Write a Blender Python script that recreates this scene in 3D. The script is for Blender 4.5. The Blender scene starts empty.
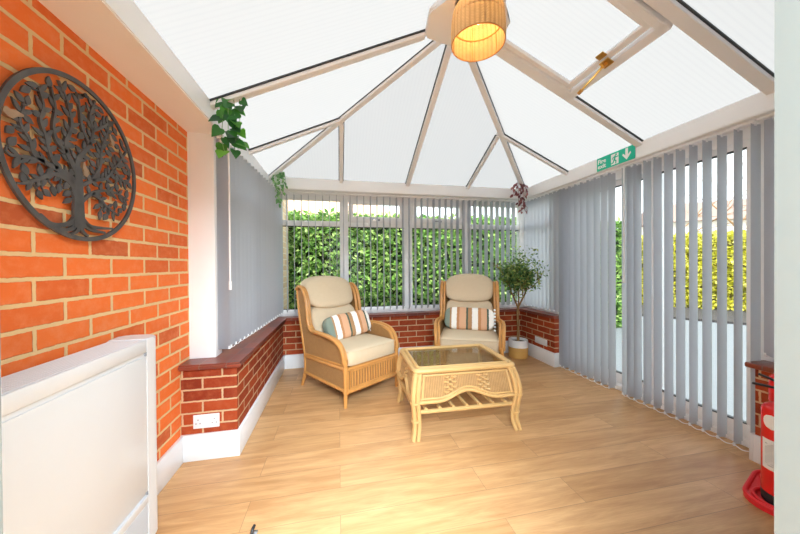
import bpy, bmesh, math, random
from mathutils import Vector, Matrix, Quaternion
R = math.radians
C = bpy.context.scene.collection
rnd = random.Random(7)

# ------------------------------------------------------------------ helpers
def box(bm, lo, hi, bev=0.0, seg=2):
    x0, y0, z0 = lo; x1, y1, z1 = hi
    v = [bm.verts.new(p) for p in ((x0,y0,z0),(x1,y0,z0),(x1,y1,z0),(x0,y1,z0),(x0,y0,z1),(x1,y0,z1),(x1,y1,z1),(x0,y1,z1))]
    fs = [bm.faces.new([v[i] for i in f]) for f in ((3,2,1,0),(4,5,6,7),(0,1,5,4),(1,2,6,5),(2,3,7,6),(3,0,4,7))]
    if bev > 0:
        es = list({e for f in fs for e in f.edges})
        bmesh.ops.bevel(bm, geom=es, offset=bev, segments=seg, affect='EDGES', profile=0.5)
    return v

def smooth(pts, n=6, closed=False):
    P = [Vector(p) for p in pts]
    if len(P) < 3: return P
    out = []; m = len(P)
    rng = range(m) if closed else range(m-1)
    for i in rng:
        p1, p2 = P[i], P[(i+1) % m]
        p0 = P[(i-1) % m] if (closed or i > 0) else p1*2-p2
        p3 = P[(i+2) % m] if (closed or i < m-2) else p2*2-p1
        for k in range(n):
            t = k/n
            out.append(0.5*((2*p1)+(p2-p0)*t+(2*p0-5*p1+4*p2-p3)*t*t+(3*p1-p0-3*p2+p3)*t**3))
    if not closed: out.append(P[-1])
    return out

def tube(bm, pts, r, n=8, closed=False, flat=1.0):
    P = [Vector(p) for p in pts]; m = len(P)
    rr = r if isinstance(r, (list, tuple)) else None
    rings = []; prev = None
    for i in range(m):
        a = P[(i-1) % m] if (closed or i > 0) else P[i]
        b = P[(i+1) % m] if (closed or i < m-1) else P[i]
        t = (b-a)
        if t.length < 1e-9: t = Vector((0,0,1))
        t.normalize()
        if prev is None:
            up = Vector((0,0,1)) if abs(t.z) < .9 else Vector((1,0,0))
            u = t.cross(up).normalized()
        else:
            u = (prev - t*prev.dot(t))
            if u.length < 1e-6: u = t.orthogonal()
            u.normalize()
        prev = u; w = t.cross(u)
        if rr:
            q = i/(m-1)*(len(rr)-1); k = min(int(q), len(rr)-2); rad = rr[k]+(rr[k+1]-rr[k])*(q-k)
        else: rad = r
        rings.append([bm.verts.new(P[i]+(u*math.cos(2*math.pi*j/n)+w*math.sin(2*math.pi*j/n)*flat)*rad) for j in range(n)])
    for i in range(m if closed else m-1):
        A, B = rings[i], rings[(i+1) % m]
        for j in range(n):
            bm.faces.new((A[j], A[(j+1) % n], B[(j+1) % n], B[j]))
    if not closed:
        bm.faces.new(rings[0][::-1]); bm.faces.new(rings[-1])

def lathe(bm, prof, n=32, c=(0,0,0)):
    rings = []
    for r, z in prof:
        if r < 1e-6: rings.append([bm.verts.new((c[0], c[1], c[2]+z))])
        else: rings.append([bm.verts.new((c[0]+r*math.cos(2*math.pi*j/n), c[1]+r*math.sin(2*math.pi*j/n), c[2]+z)) for j in range(n)])
    for A, B in zip(rings, rings[1:]):
        for j in range(n):
            k = (j+1) % n
            if len(A) == 1 and len(B) == 1: break
            if len(A) == 1: bm.faces.new((A[0], B[k], B[j]))
            elif len(B) == 1: bm.faces.new((A[j], A[k], B[0]))
            else: bm.faces.new((A[j], A[k], B[k], B[j]))

def prism(bm, outline, f, lo, hi):
    """outline: 2D pts; f(a,b,h) -> 3D point"""
    A = [bm.verts.new(f(a, b, lo)) for a, b in outline]
    B = [bm.verts.new(f(a, b, hi)) for a, b in outline]
    n = len(outline)
    bm.faces.new(A[::-1]); bm.faces.new(B)
    for i in range(n): bm.faces.new((A[i], A[(i+1) % n], B[(i+1) % n], B[i]))

def bar(bm, p, q, w, d, up=(0,0,1), off=0.0, bev=0.004):
    """square bar from p to q, width w, hanging d below (along -up)"""
    p, q, up = Vector(p), Vector(q), Vector(up)
    t = (q-p).normalized(); s = t.cross(up).normalized(); u = s.cross(t).normalized()
    vs = []
    for e in (p, q):
        for a, b in ((-w/2, -off), (w/2, -off), (w/2, -off-d), (-w/2, -off-d)):
            vs.append(bm.verts.new(e+s*a+u*b))
    fs = [bm.faces.new([vs[i] for i in f]) for f in ((0,1,2,3),(7,6,5,4),(0,4,5,1),(1,5,6,2),(2,6,7,3),(3,7,4,0))]
    if bev: bmesh.ops.bevel(bm, geom=list({e for f in fs for e in f.edges}), offset=bev, segments=1, affect='EDGES')

def superell(bm, c, s, e1=.35, e2=.3, nu=40, nv=20, warp=None):
    sg = lambda x, e: math.copysign(abs(x)**e, x)
    rings = []
    for i in range(nv+1):
        ph = -math.pi/2+math.pi*i/nv
        row = []
        for j in range(nu):
            th = 2*math.pi*j/nu
            x = s[0]*sg(math.cos(ph), e1)*sg(math.cos(th), e2)
            y = s[1]*sg(math.cos(ph), e1)*sg(math.sin(th), e2)
            z = s[2]*sg(math.sin(ph), e1)
            p = Vector((x, y, z))
            if warp: p = Vector(warp(p))
            row.append(Vector(c)+p)
        if i in (0, nv): rings.append([bm.verts.new(row[0])])
        else: rings.append([bm.verts.new(p) for p in row])
    for A, B in zip(rings, rings[1:]):
        for j in range(nu):
            k = (j+1) % nu
            if len(A) == 1: bm.faces.new((A[0], B[k], B[j]))
            elif len(B) == 1: bm.faces.new((A[j], A[k], B[0]))
            else: bm.faces.new((A[j], A[k], B[k], B[j]))

def obj(name, bm, mat, parent=None, ang=35, fixn=True, loc=None, rot=None):
    if fixn: bmesh.ops.recalc_face_normals(bm, faces=bm.faces)
    uv = bm.loops.layers.uv.new('UVMap')
    for f in bm.faces:
        n = f.normal; ax = max(range(3), key=lambda i: abs(n[i]))
        for l in f.loops:
            p = l.vert.co
            l[uv].uv = (p.y, p.z) if ax == 0 else ((p.x, p.z) if ax == 1 else (p.x, p.y))
        f.smooth = True
    me = bpy.data.meshes.new(name); bm.to_mesh(me); bm.free()
    me.set_sharp_from_angle(angle=R(ang))
    o = bpy.data.objects.new(name, me); C.objects.link(o)
    for m in (mat if isinstance(mat, (list, tuple)) else [mat]): me.materials.append(m)
    if parent is not None: o.parent = parent
    if loc: o.location = loc
    if rot: o.rotation_euler = rot
    return o

def pyobj(name, verts, faces, mat, parent=None, smoothf=False, midx=None):
    me = bpy.data.meshes.new(name); me.from_pydata(verts, [], faces)
    for m in (mat if isinstance(mat, (list, tuple)) else [mat]): me.materials.append(m)
    if midx: me.polygons.foreach_set('material_index', midx)
    if smoothf: me.polygons.foreach_set('use_smooth', [True]*len(faces))
    o = bpy.data.objects.new(name, me); C.objects.link(o)
    if parent is not None: o.parent = parent
    return o

def tag(o, label, cat, group=None, kind=None):
    o['label'] = label; o['category'] = cat
    if group: o['group'] = group
    if kind: o['kind'] = kind
    return o

def thing(name, label, cat, loc=(0,0,0), rz=0, group=None):
    o = bpy.data.objects.new(name, None); C.objects.link(o); o.empty_display_size = .05
    o.location = loc; o.rotation_euler = (0, 0, rz)
    return tag(o, label, cat, group)

def struct_empty(name, label=None, cat=None):
    o = bpy.data.objects.new(name, None); C.objects.link(o); o.empty_display_size = .05; o['kind'] = 'structure'
    if label: o['label'] = label
    if cat: o['category'] = cat
    return o

def struct(name, bm, mat, label=None, cat=None, parent=None, ang=35):
    o = obj(name, bm, mat, parent, ang)
    if parent is None:
        o['kind'] = 'structure'
        if label: o['label'] = label
        if cat: o['category'] = cat
    return o

def sbox(name, lo, hi, mat, label=None, cat=None, bev=0.0, parent=None):
    bm = bmesh.new(); box(bm, lo, hi, bev); return struct(name, bm, mat, label, cat, parent)

def dup(root, label=None):
    r = root.copy(); C.objects.link(r)
    if label: r['label'] = label
    for ch in list(root.children):
        c = ch.copy(); C.objects.link(c); c.parent = r
        for g in list(ch.children):
            d = g.copy(); C.objects.link(d); d.parent = c
    return r

# ------------------------------------------------------------------ materials
def newmat(name):
    m = bpy.data.materials.new(name); m.use_nodes = True
    nt = m.node_tree; nt.nodes.clear()
    out = nt.nodes.new('ShaderNodeOutputMaterial')
    return m, nt, out
def N(nt, t, **k):
    n = nt.nodes.new('ShaderNode'+t)
    for a, v in k.items():
        if a.startswith('i_'): n.inputs[a[2:].replace('_', ' ')].default_value = v
        else: setattr(n, a, v)
    return n
def c4(c): return (c[0], c[1], c[2], 1)
def srgb(r, g, b):
    f = lambda v: (v/255/12.92) if v/255 <= .04045 else ((v/255+.055)/1.055)**2.4
    return (f(r), f(g), f(b))

def plain(name, col, rough=.5, metal=0.0, var=.06, scale=12, bump=0.0, bscale=80, spec=.5, coat=0):
    m, nt, out = newmat(name); L = nt.links
    b = N(nt, 'BsdfPrincipled'); b.inputs['Roughness'].default_value = rough; b.inputs['Metallic'].default_value = metal
    b.inputs['Specular IOR Level'].default_value = spec; b.inputs['Coat Weight'].default_value = coat
    tc = N(nt, 'TexCoord'); no = N(nt, 'TexNoise'); no.inputs['Scale'].default_value = scale; no.inputs['Detail'].default_value = 3
    L.new(tc.outputs['Object'], no.inputs['Vector'])
    mx = N(nt, 'Mix', data_type='RGBA')
    mx.inputs['A'].default_value = c4([max(0, v*(1-var)) for v in col]); mx.inputs['B'].default_value = c4([min(1, v*(1+var)) for v in col])
    L.new(no.outputs['Fac'], mx.inputs['Factor']); L.new(mx.outputs['Result'], b.inputs['Base Color'])
    if bump > 0:
        n2 = N(nt, 'TexNoise'); n2.inputs['Scale'].default_value = bscale; n2.inputs['Detail'].default_value = 2
        L.new(tc.outputs['Object'], n2.inputs['Vector'])
        bp = N(nt, 'Bump'); bp.inputs['Strength'].default_value = bump; bp.inputs['Distance'].default_value = .002
        L.new(n2.outputs['Fac'], bp.inputs['Height']); L.new(bp.outputs['Normal'], b.inputs['Normal'])
    L.new(b.outputs[0], out.inputs[0]); return m

def brick_mat(name, c1, c2, c3, mort, course=.08, length=.238, mortar=.0065, off=(0,0), odd=False):
    m, nt, out = newmat(name); L = nt.links
    uv = N(nt, 'UVMap', uv_map='UVMap')
    mp = N(nt, 'Mapping'); mp.inputs['Location'].default_value = (off[0], off[1], 0)
    L.new(uv.outputs[0], mp.inputs[0])
    no = N(nt, 'TexNoise'); no.inputs['Scale'].default_value = 45; no.inputs['Detail'].default_value = 3
    L.new(mp.outputs[0], no.inputs['Vector'])
    vm = N(nt, 'VectorMath', operation='MULTIPLY_ADD'); vm.inputs[1].default_value = (.007, .007, 0)
    sub = N(nt, 'VectorMath', operation='SUBTRACT'); sub.inputs[1].default_value = (.5, .5, .5)
    L.new(no.outputs['Color'], sub.inputs[0]); L.new(sub.outputs[0], vm.inputs[0]); L.new(mp.outputs[0], vm.inputs[2])
    def brick(bias, a, b2):
        bt = N(nt, 'TexBrick', offset=.5, offset_frequency=2, squash=1, squash_frequency=2)
        bt.inputs['Scale'].default_value = 1; bt.inputs['Brick Width'].default_value = length; bt.inputs['Row Height'].default_value = course
        bt.inputs['Mortar Size'].default_value = mortar; bt.inputs['Mortar Smooth'].default_value = .25; bt.inputs['Bias'].default_value = bias
        bt.inputs['Color1'].default_value = c4(a); bt.inputs['Color2'].default_value = c4(b2); bt.inputs['Mortar'].default_value = c4(mort)
        L.new(vm.outputs[0], bt.inputs['Vector']); return bt
    b1 = brick(-.15, c1, c2)
    bw = brick(0, (0,0,0), (1,1,1)); bw.inputs['Mortar Size'].default_value = 0
    tr = N(nt, 'ValToRGB'); el = tr.color_ramp.elements
    el[0].position = 0; el[0].color = (1.06,1.08,1.1,1); el[1].position = 1; el[1].color = (.55,.62,.95,1) if odd else (.72,.72,.75,1)
    for p_, c_ in ((.5,(1,1,1,1)),(.86,(.92,.90,.88,1)),(.955,(.85,.80,.80,1))): x_ = el.new(p_); x_.color = c_
    L.new(bw.outputs['Color'], tr.inputs[0])
    tm = N(nt, 'Mix', data_type='RGBA', blend_type='MULTIPLY')
    fi = N(nt, 'Math', operation='SUBTRACT'); fi.inputs[0].default_value = 1; L.new(b1.outputs['Fac'], fi.inputs[1])
    L.new(fi.outputs[0], tm.inputs['Factor']); L.new(b1.outputs['Color'], tm.inputs['A']); L.new(tr.outputs[0], tm.inputs['B'])
    n2 = N(nt, 'TexNoise'); n2.inputs['Scale'].default_value = 18; n2.inputs['Detail'].default_value = 5; n2.inputs['Roughness'].default_value = .65
    L.new(mp.outputs[0], n2.inputs['Vector'])
    rp = N(nt, 'ValToRGB'); rp.color_ramp.elements[0].position = .45; rp.color_ramp.elements[1].position = .75
    L.new(n2.outputs['Fac'], rp.inputs[0])
    inv = N(nt, 'Math', operation='MULTIPLY_ADD'); inv.inputs[1].default_value = -.45; inv.inputs[2].default_value = .45
    L.new(b1.outputs['Fac'], inv.inputs[0])
    mu = N(nt, 'Math', operation='MULTIPLY'); L.new(rp.outputs[0], mu.inputs[0]); L.new(inv.outputs[0], mu.inputs[1])
    mx = N(nt, 'Mix', data_type='RGBA'); mx.inputs['B'].default_value = c4(c3)
    L.new(mu.outputs[0], mx.inputs['Factor']); L.new(tm.outputs['Result'], mx.inputs['A'])
    b = N(nt, 'BsdfPrincipled'); b.inputs['Roughness'].default_value = .8; b.inputs['Specular IOR Level'].default_value = .25
    L.new(mx.outputs['Result'], b.inputs['Base Color'])
    h = N(nt, 'Math', operation='MULTIPLY_ADD'); h.inputs[1].default_value = -1; L.new(b1.outputs['Fac'], h.inputs[0])
    hs = N(nt, 'Math', operation='MULTIPLY'); hs.inputs[1].default_value = .35; L.new(n2.outputs['Fac'], hs.inputs[0]); L.new(hs.outputs[0], h.inputs[2])
    bp = N(nt, 'Bump'); bp.inputs['Strength'].default_value = .7; bp.inputs['Distance'].default_value = .006
    L.new(h.outputs[0], bp.inputs['Height']); L.new(bp.outputs['Normal'], b.inputs['Normal'])
    L.new(b.outputs[0], out.inputs[0]); return m

def floor_mat():
    m, nt, out = newmat('oak_laminate'); L = nt.links
    uv = N(nt, 'UVMap', uv_map='UVMap')
    bt = N(nt, 'TexBrick', offset=.37, offset_frequency=2)
    for k, v in {'Scale':1,'Brick Width':1.28,'Row Height':.192,'Mortar Size':.0012,'Mortar Smooth':.3,'Bias':0.0}.items(): bt.inputs[k].default_value = v
    bt.inputs['Color1'].default_value = c4(FLOOR_A); bt.inputs['Color2'].default_value = c4(FLOOR_B); bt.inputs['Mortar'].default_value = c4(FLOOR_J)
    L.new(uv.outputs[0], bt.inputs['Vector'])
    # per plank random shift of the grain
    b2 = N(nt, 'TexBrick', offset=.37, offset_frequency=2)
    for k, v in {'Scale':1,'Brick Width':1.28,'Row Height':.192,'Mortar Size':0.0,'Bias':0.0}.items(): b2.inputs[k].default_value = v
    b2.inputs['Color1'].default_value = (0,0,0,1); b2.inputs['Color2'].default_value = (1,1,1,1)
    L.new(uv.outputs[0], b2.inputs['Vector'])
    sh = N(nt, 'VectorMath', operation='MULTIPLY_ADD'); sh.inputs[1].default_value = (7.3, 3.1, 5)
    L.new(b2.outputs['Color'], sh.inputs[0]); L.new(uv.outputs[0], sh.inputs[2])
    mp = N(nt, 'Mapping'); mp.inputs['Scale'].default_value = (.9, 7.5, 1); L.new(sh.outputs[0], mp.inputs[0])
    n1 = N(nt, 'TexNoise'); n1.inputs['Scale'].default_value = 2.2; n1.inputs['Detail'].default_value = 6; n1.inputs['Roughness'].default_value = .62; n1.inputs['Distortion'].default_value = .6
    L.new(mp.outputs[0], n1.inputs['Vector'])
    rp = N(nt, 'ValToRGB'); rp.color_ramp.elements[0].position = .34; rp.color_ramp.elements[1].position = .66
    rp.color_ramp.elements[0].color = (.79, .70, .61, 1); rp.color_ramp.elements[1].color = (1.07, 1.07, 1.07, 1)
    L.new(n1.outputs['Fac'], rp.inputs[0])
    mp2 = N(nt, 'Mapping'); mp2.inputs['Scale'].default_value = (3, 90, 1); L.new(sh.outputs[0], mp2.inputs[0])
    n2 = N(nt, 'TexNoise'); n2.inputs['Scale'].default_value = 3; n2.inputs['Detail'].default_value = 3; L.new(mp2.outputs[0], n2.inputs['Vector'])
    r2 = N(nt, 'ValToRGB'); r2.color_ramp.elements[0].position = .3; r2.color_ramp.elements[1].position = .6
    r2.color_ramp.elements[0].color = (.92, .89, .86, 1); r2.color_ramp.elements[1].color = (1.02, 1.02, 1.02, 1)
    L.new(n2.outputs['Fac'], r2.inputs[0])
    m1 = N(nt, 'Mix', data_type='RGBA', blend_type='MULTIPLY'); m1.inputs['Factor'].default_value = 1
    L.new(bt.outputs['Color'], m1.inputs['A']); L.new(rp.outputs[0], m1.inputs['B'])
    m2 = N(nt, 'Mix', data_type='RGBA', blend_type='MULTIPLY'); m2.inputs['Factor'].default_value = 1
    L.new(m1.outputs['Result'], m2.inputs['A']); L.new(r2.outputs[0], m2.inputs['B'])
    b = N(nt, 'BsdfPrincipled'); b.inputs['Roughness'].default_value = .36; b.inputs['Specular IOR Level'].default_value = .5
    L.new(m2.outputs['Result'], b.inputs['Base Color'])
    bp = N(nt, 'Bump'); bp.inputs['Strength'].default_value = .15; bp.inputs['Distance'].default_value = .001
    L.new(n2.outputs['Fac'], bp.inputs['Height']); L.new(bp.outputs['Normal'], b.inputs['Normal'])
    L.new(b.outputs[0], out.inputs[0]); return m

def weave_mat(name, ca, cb, fu=75, fv=130, rough=.55, bump=.8, trans=0.0):
    """woven cane: strands along u and v of the UV (metres)"""
    m, nt, out = newmat(name); L = nt.links
    uv = N(nt, 'UVMap', uv_map='UVMap'); sp = N(nt, 'SeparateXYZ'); L.new(uv.outputs[0], sp.inputs[0])
    def s(out_, f, ph=0.0):
        a = N(nt, 'Math', operation='MULTIPLY_ADD'); a.inputs[1].default_value = f*2*math.pi; a.inputs[2].default_value = ph
        L.new(out_, a.inputs[0]); b = N(nt, 'Math', operation='SINE'); L.new(a.outputs[0], b.inputs[0]); return b.outputs[0]
    su, sv = s(sp.outputs['X'], fu/2), s(sp.outputs['Y'], fv)
    pr = N(nt, 'Math', operation='MULTIPLY'); L.new(su, pr.inputs[0]); L.new(sv, pr.inputs[1])
    ab = N(nt, 'Math', operation='ABSOLUTE'); L.new(su, ab.inputs[0])
    ad = N(nt, 'Math', operation='MULTIPLY_ADD'); ad.inputs[1].default_value = .5; ad.inputs[2].default_value = .5; L.new(pr.outputs[0], ad.inputs[0])
    no = N(nt, 'TexNoise'); no.inputs['Scale'].default_value = 30; no.inputs['Detail'].default_value = 4; L.new(uv.outputs[0], no.inputs['Vector'])
    mixf = N(nt, 'Math', operation='MULTIPLY_ADD'); mixf.inputs[1].default_value = .35; L.new(ad.outputs[0], mixf.inputs[0])
    nm = N(nt, 'Math', operation='MULTIPLY'); nm.inputs[1].default_value = .55; L.new(no.outputs['Fac'], nm.inputs[0]); nm.inputs[1].default_value = .35; n3 = N(nt, 'Math', operation='MULTIPLY_ADD'); n3.inputs[1].default_value = .45; L.new(ab.outputs[0], n3.inputs[0]); L.new(nm.outputs[0], n3.inputs[2]); L.new(n3.outputs[0], mixf.inputs[2])
    mx = N(nt, 'Mix', data_type='RGBA'); mx.inputs['A'].default_value = c4(ca); mx.inputs['B'].default_value = c4(cb)
    L.new(mixf.outputs[0], mx.inputs['Factor'])
    b = N(nt, 'BsdfPrincipled'); b.inputs['Roughness'].default_value = rough; b.inputs['Specular IOR Level'].default_value = .3
    L.new(mx.outputs['Result'], b.inputs['Base Color'])
    bp = N(nt, 'Bump'); bp.inputs['Strength'].default_value = bump; bp.inputs['Distance'].default_value = .003
    L.new(ad.outputs[0], bp.inputs['Height']); L.new(bp.outputs['Normal'], b.inputs['Normal'])
    if trans:
        t = N(nt, 'BsdfTranslucent'); L.new(mx.outputs['Result'], t.inputs['Color'])
        ms = N(nt, 'MixShader'); ms.inputs[0].default_value = trans
        L.new(b.outputs[0], ms.inputs[1]); L.new(t.outputs[0], ms.inputs[2]); L.new(ms.outputs[0], out.inputs[0])
    else: L.new(b.outputs[0], out.inputs[0])
    return m

def trans_mat(name, col, tcol, fac, rough=.7, scale=30, var=.1, spec=.2):
    m, nt, out = newmat(name); L = nt.links
    tc = N(nt, 'TexCoord'); no = N(nt, 'TexNoise'); no.inputs['Scale'].default_value = scale; L.new(tc.outputs['Object'], no.inputs['Vector'])
    mx = N(nt, 'Mix', data_type='RGBA'); mx.inputs['A'].default_value = c4([v*(1-var) for v in col]); mx.inputs['B'].default_value = c4([min(1, v*(1+var)) for v in col])
    L.new(no.outputs['Fac'], mx.inputs['Factor'])
    b = N(nt, 'BsdfPrincipled'); b.inputs['Roughness'].default_value = rough; b.inputs['Specular IOR Level'].default_value = spec
    L.new(mx.outputs['Result'], b.inputs['Base Color'])
    t = N(nt, 'BsdfTranslucent'); t.inputs['Color'].default_value = c4(tcol)
    ms = N(nt, 'MixShader'); ms.inputs[0].default_value = fac
    L.new(b.outputs[0], ms.inputs[1]); L.new(t.outputs[0], ms.inputs[2]); L.new(ms.outputs[0], out.inputs[0])
    return m

def leaf_mat(name, ca, cb, cc, scale=9, rough=.4, trans=.25):
    m, nt, out = newmat(name); L = nt.links
    g = N(nt, 'NewGeometry')
    rp = N(nt, 'ValToRGB'); e = rp.color_ramp.elements
    e[0].color = c4(ca); e[1].color = c4(cc); e.new(.5).color = c4(cb)
    L.new(g.outputs['Random Per Island'], rp.inputs[0])
    b = N(nt, 'BsdfPrincipled'); b.inputs['Roughness'].default_value = rough; L.new(rp.outputs[0], b.inputs['Base Color'])
    t = N(nt, 'BsdfTranslucent'); L.new(rp.outputs[0], t.inputs['Color'])
    ms = N(nt, 'MixShader'); ms.inputs[0].default_value = trans
    L.new(b.outputs[0], ms.inputs[1]); L.new(t.outputs[0], ms.inputs[2]); L.new(ms.outputs[0], out.inputs[0])
    return m

def glass_mat(name, tint=(1,1,1), refl=.07):
    m, nt, out = newmat(name); L = nt.links
    tr = N(nt, 'BsdfTransparent'); tr.inputs[0].default_value = c4(tint)
    gl = N(nt, 'BsdfGlossy'); gl.inputs['Roughness'].default_value = .02
    lw = N(nt, 'LayerWeight'); lw.inputs['Blend'].default_value = .25
    no = N(nt, 'TexNoise'); no.inputs['Scale'].default_value = 2
    mu = N(nt, 'Math', operation='MULTIPLY'); mu.inputs[1].default_value = refl*6; L.new(lw.outputs['Fresnel'], mu.inputs[0])
    cl = N(nt, 'Math', operation='MINIMUM'); cl.inputs[1].default_value = .8; L.new(mu.outputs[0], cl.inputs[0])
    ms = N(nt, 'MixShader'); L.new(cl.outputs[0], ms.inputs[0]); L.new(tr.outputs[0], ms.inputs[1]); L.new(gl.outputs[0], ms.inputs[2])
    L.new(ms.outputs[0], out.inputs[0]); return m

def emis(name, col, s):
    m, nt, out = newmat(name)
    e = N(nt, 'Emission'); e.inputs[0].default_value = c4(col); e.inputs[1].default_value = s
    nt.links.new(e.outputs[0], out.inputs[0]); return m

def roof_mat():
    m, nt, out = newmat('multiwall_polycarbonate'); L = nt.links
    tc = N(nt, 'TexCoord'); sp = N(nt, 'SeparateXYZ'); L.new(tc.outputs['UV'], sp.inputs[0])
    w = N(nt, 'Math', operation='MULTIPLY'); w.inputs[1].default_value = 2*math.pi/.032; L.new(sp.outputs['X'], w.inputs[0])
    s = N(nt, 'Math', operation='SINE'); L.new(w.outputs[0], s.inputs[0])
    ma = N(nt, 'Math', operation='MULTIPLY_ADD'); ma.inputs[1].default_value = .5; ma.inputs[2].default_value = .5; L.new(s.outputs[0], ma.inputs[0])
    po = N(nt, 'Math', operation='POWER'); po.inputs[1].default_value = 3; L.new(ma.outputs[0], po.inputs[0])
    mx = N(nt, 'Mix', data_type='RGBA'); mx.inputs['A'].default_value = c4([v*ROOF_T for v in (.985,.995,1.0)]); mx.inputs['B'].default_value = c4([v*ROOF_T for v in (.945,.955,.965)])
    L.new(po.outputs[0], mx.inputs['Factor'])
    t = N(nt, 'BsdfTranslucent'); L.new(mx.outputs['Result'], t.inputs['Color'])
    d = N(nt, 'BsdfDiffuse'); d.inputs[0].default_value = (.9,.9,.9,1)
    ms = N(nt, 'MixShader'); ms.inputs[0].default_value = .88; L.new(d.outputs[0], ms.inputs[1]); L.new(t.outputs[0], ms.inputs[2])
    L.new(ms.outputs[0], out.inputs[0]); return m

FLOOR_A = (.67, .405, .195); FLOOR_B = (.55, .315, .138); FLOOR_J = (.30, .18, .09)
ROOF_T = .256
M = {}
BLX, BLZ = -.182, .024
M['floor'] = floor_mat()
M['brick_left'] = brick_mat('orange_brick', (.82,.18,.036), (.74,.145,.034), (.82,.30,.13), (.74,.50,.25), course=.0835, length=.2345, mortar=.0085, odd=True, off=(BLX,BLZ))
M['brick_dwarf'] = brick_mat('red_brick', (.36,.055,.014), (.26,.034,.012), (.46,.13,.05), (.60,.41,.24), course=.0765, mortar=.0065, off=(.05,.0))
M['brick_out'] = brick_mat('buff_brick', (.75,.55,.35), (.66,.46,.28), (.8,.65,.5), (.8,.72,.6))
M['upvc'] = plain('white_upvc', (.88,.89,.905), .35, var=.015)
M['upvc_roof'] = plain('roof_bar_upvc', (.83,.82,.83), .4, var=.02)
M['white_paint'] = plain('white_gloss_paint', (.80,.815,.84), .35, var=.015)
M['jamb'] = plain('door_frame_paint', (.155,.166,.157), .5, var=.015)
M['plaster'] = plain('plaster', (.82,.81,.78), .8, var=.03)
M['tile'] = None
M['rad'] = plain('white_enamel', (.70,.715,.74), .3, var=.01)
M['radgrey'] = plain('grille_shadow', (.32,.32,.34), .6)
M['radmesh'] = plain('grille_mesh', (.55,.55,.57), .5)
M['black'] = plain('black_rubber', (.015,.015,.017), .5)
M['gasket'] = plain('dark_gasket', (.05,.055,.06), .6)
M['blind'] = trans_mat('grey_blind_fabric', (.335,.35,.39), (.80,.82,.87), .50, .8, 60, .06)
M['blind_dark'] = trans_mat('grey_blind_fabric_shut', (.345,.365,.415), (.40,.42,.48), .12, .8, 60, .06)
M['glass'] = glass_mat('window_glass', (.97,.985,.98), .05)
M['tglass'] = glass_mat('table_glass', (.96,.985,.975), .055)
M['roof'] = roof_mat()
M['rattan'] = plain('rattan_pole_amber', (.56,.26,.07), .38, var=.22, scale=9, bump=.25, bscale=60)
M['rattan_pale'] = plain('rattan_pole_pale', (.63,.39,.155), .36, var=.16, scale=9, bump=.25, bscale=60)
M['wicker'] = weave_mat('amber_wicker', (.10,.042,.014), (.50,.26,.09))
M['wicker_pale'] = weave_mat('pale_wicker', (.17,.08,.027), (.64,.39,.165))
M['cushion'] = weave_mat('beige_linen', (.54,.42,.275), (.70,.56,.39), 420, 420, .9, .25)
M['brass'] = plain('brass', (.72,.42,.12), .28, .95, var=.1)
M['steel'] = plain('dark_bronze_steel', (.10,.092,.088), .5, .4, var=.6, scale=14)
M['copper'] = plain('copper_patina', (.42,.27,.17), .5, .6, var=.3, scale=30)
M['red'] = plain('red_enamel', (.80,.012,.012), .25, var=.04)
M['red_plastic'] = plain('red_plastic', (.82,.02,.03), .4, var=.04)
M['paper'] = plain('white_label', (.88,.87,.85), .6)
M['green'] = plain('sign_green', (0.0,.52,.33), .4, var=.02)
M['sign_white'] = plain('sign_white', (.9,.92,.9), .4, var=.01)
M['grey_print'] = plain('grey_print', (.25,.25,.27), .6)
M['chrome'] = plain('chrome', (.6,.62,.65), .2, .9)
M['pot_white'] = plain('white_ceramic', (.85,.84,.83), .35)
M['pot_gold'] = plain('ochre_ceramic', (.72,.42,.12), .5, var=.15, scale=6)
M['soil'] = plain('soil', (.10,.065,.04), .9, var=.4, scale=40, bump=.8)
M['bark'] = plain('bark', (.30,.17,.07), .8, var=.35, scale=30, bump=.6)
M['leaf_tree'] = leaf_mat('olive_leaf', (.055,.14,.045), (.15,.29,.08), (.44,.50,.12))
M['leaf_ivy'] = leaf_mat('ivy_leaf', (.02,.10,.03), (.05,.24,.04), (.16,.50,.05))
M['leaf_ivy2'] = leaf_mat('pale_ivy_leaf', (.10,.30,.10), (.20,.42,.16), (.40,.60,.30))
M['leaf_red'] = leaf_mat('maroon_leaf', (.13,.03,.04), (.26,.07,.08), (.45,.20,.18))
M['hedge'] = leaf_mat('laurel_leaf', (.06,.17,.035), (.21,.42,.08), (.55,.72,.26))
M['hedge_y'] = leaf_mat('privet_leaf', (.34,.36,.03), (.78,.74,.06), (.92,.88,.28))
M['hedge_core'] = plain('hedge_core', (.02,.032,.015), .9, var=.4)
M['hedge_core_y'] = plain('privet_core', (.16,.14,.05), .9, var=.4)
M['paving'] = plain('pale_paving', (.19,.212,.235), .7, var=.05)
M['gravel'] = plain('dark_soil_bed', (.06,.055,.055), .95, var=.45, scale=30, bump=1, bscale=40)
M['grass'] = plain('ground_earth', (.22,.20,.13), .95, var=.3)
M['rooftile'] = plain('terracotta_roof', (.80,.50,.36), .8, var=.12, scale=3)
M['render'] = plain('house_render', (.8,.76,.7), .8)
M['brownroof'] = plain('brown_roof', (.30,.22,.19), .9)
M['shade'] = weave_mat('seagrass_shade', (.32,.20,.09), (.70,.53,.31), 34, 110, .7, .8, .24)
M['bulb'] = emis('bulb_glow', (1.0, .66, .25), 60)
M['bulbglass'] = glass_mat('bulb_glass', (1,.93,.8), .05)
M['cord'] = plain('cord_fabric', (.75,.72,.68), .7)

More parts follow.
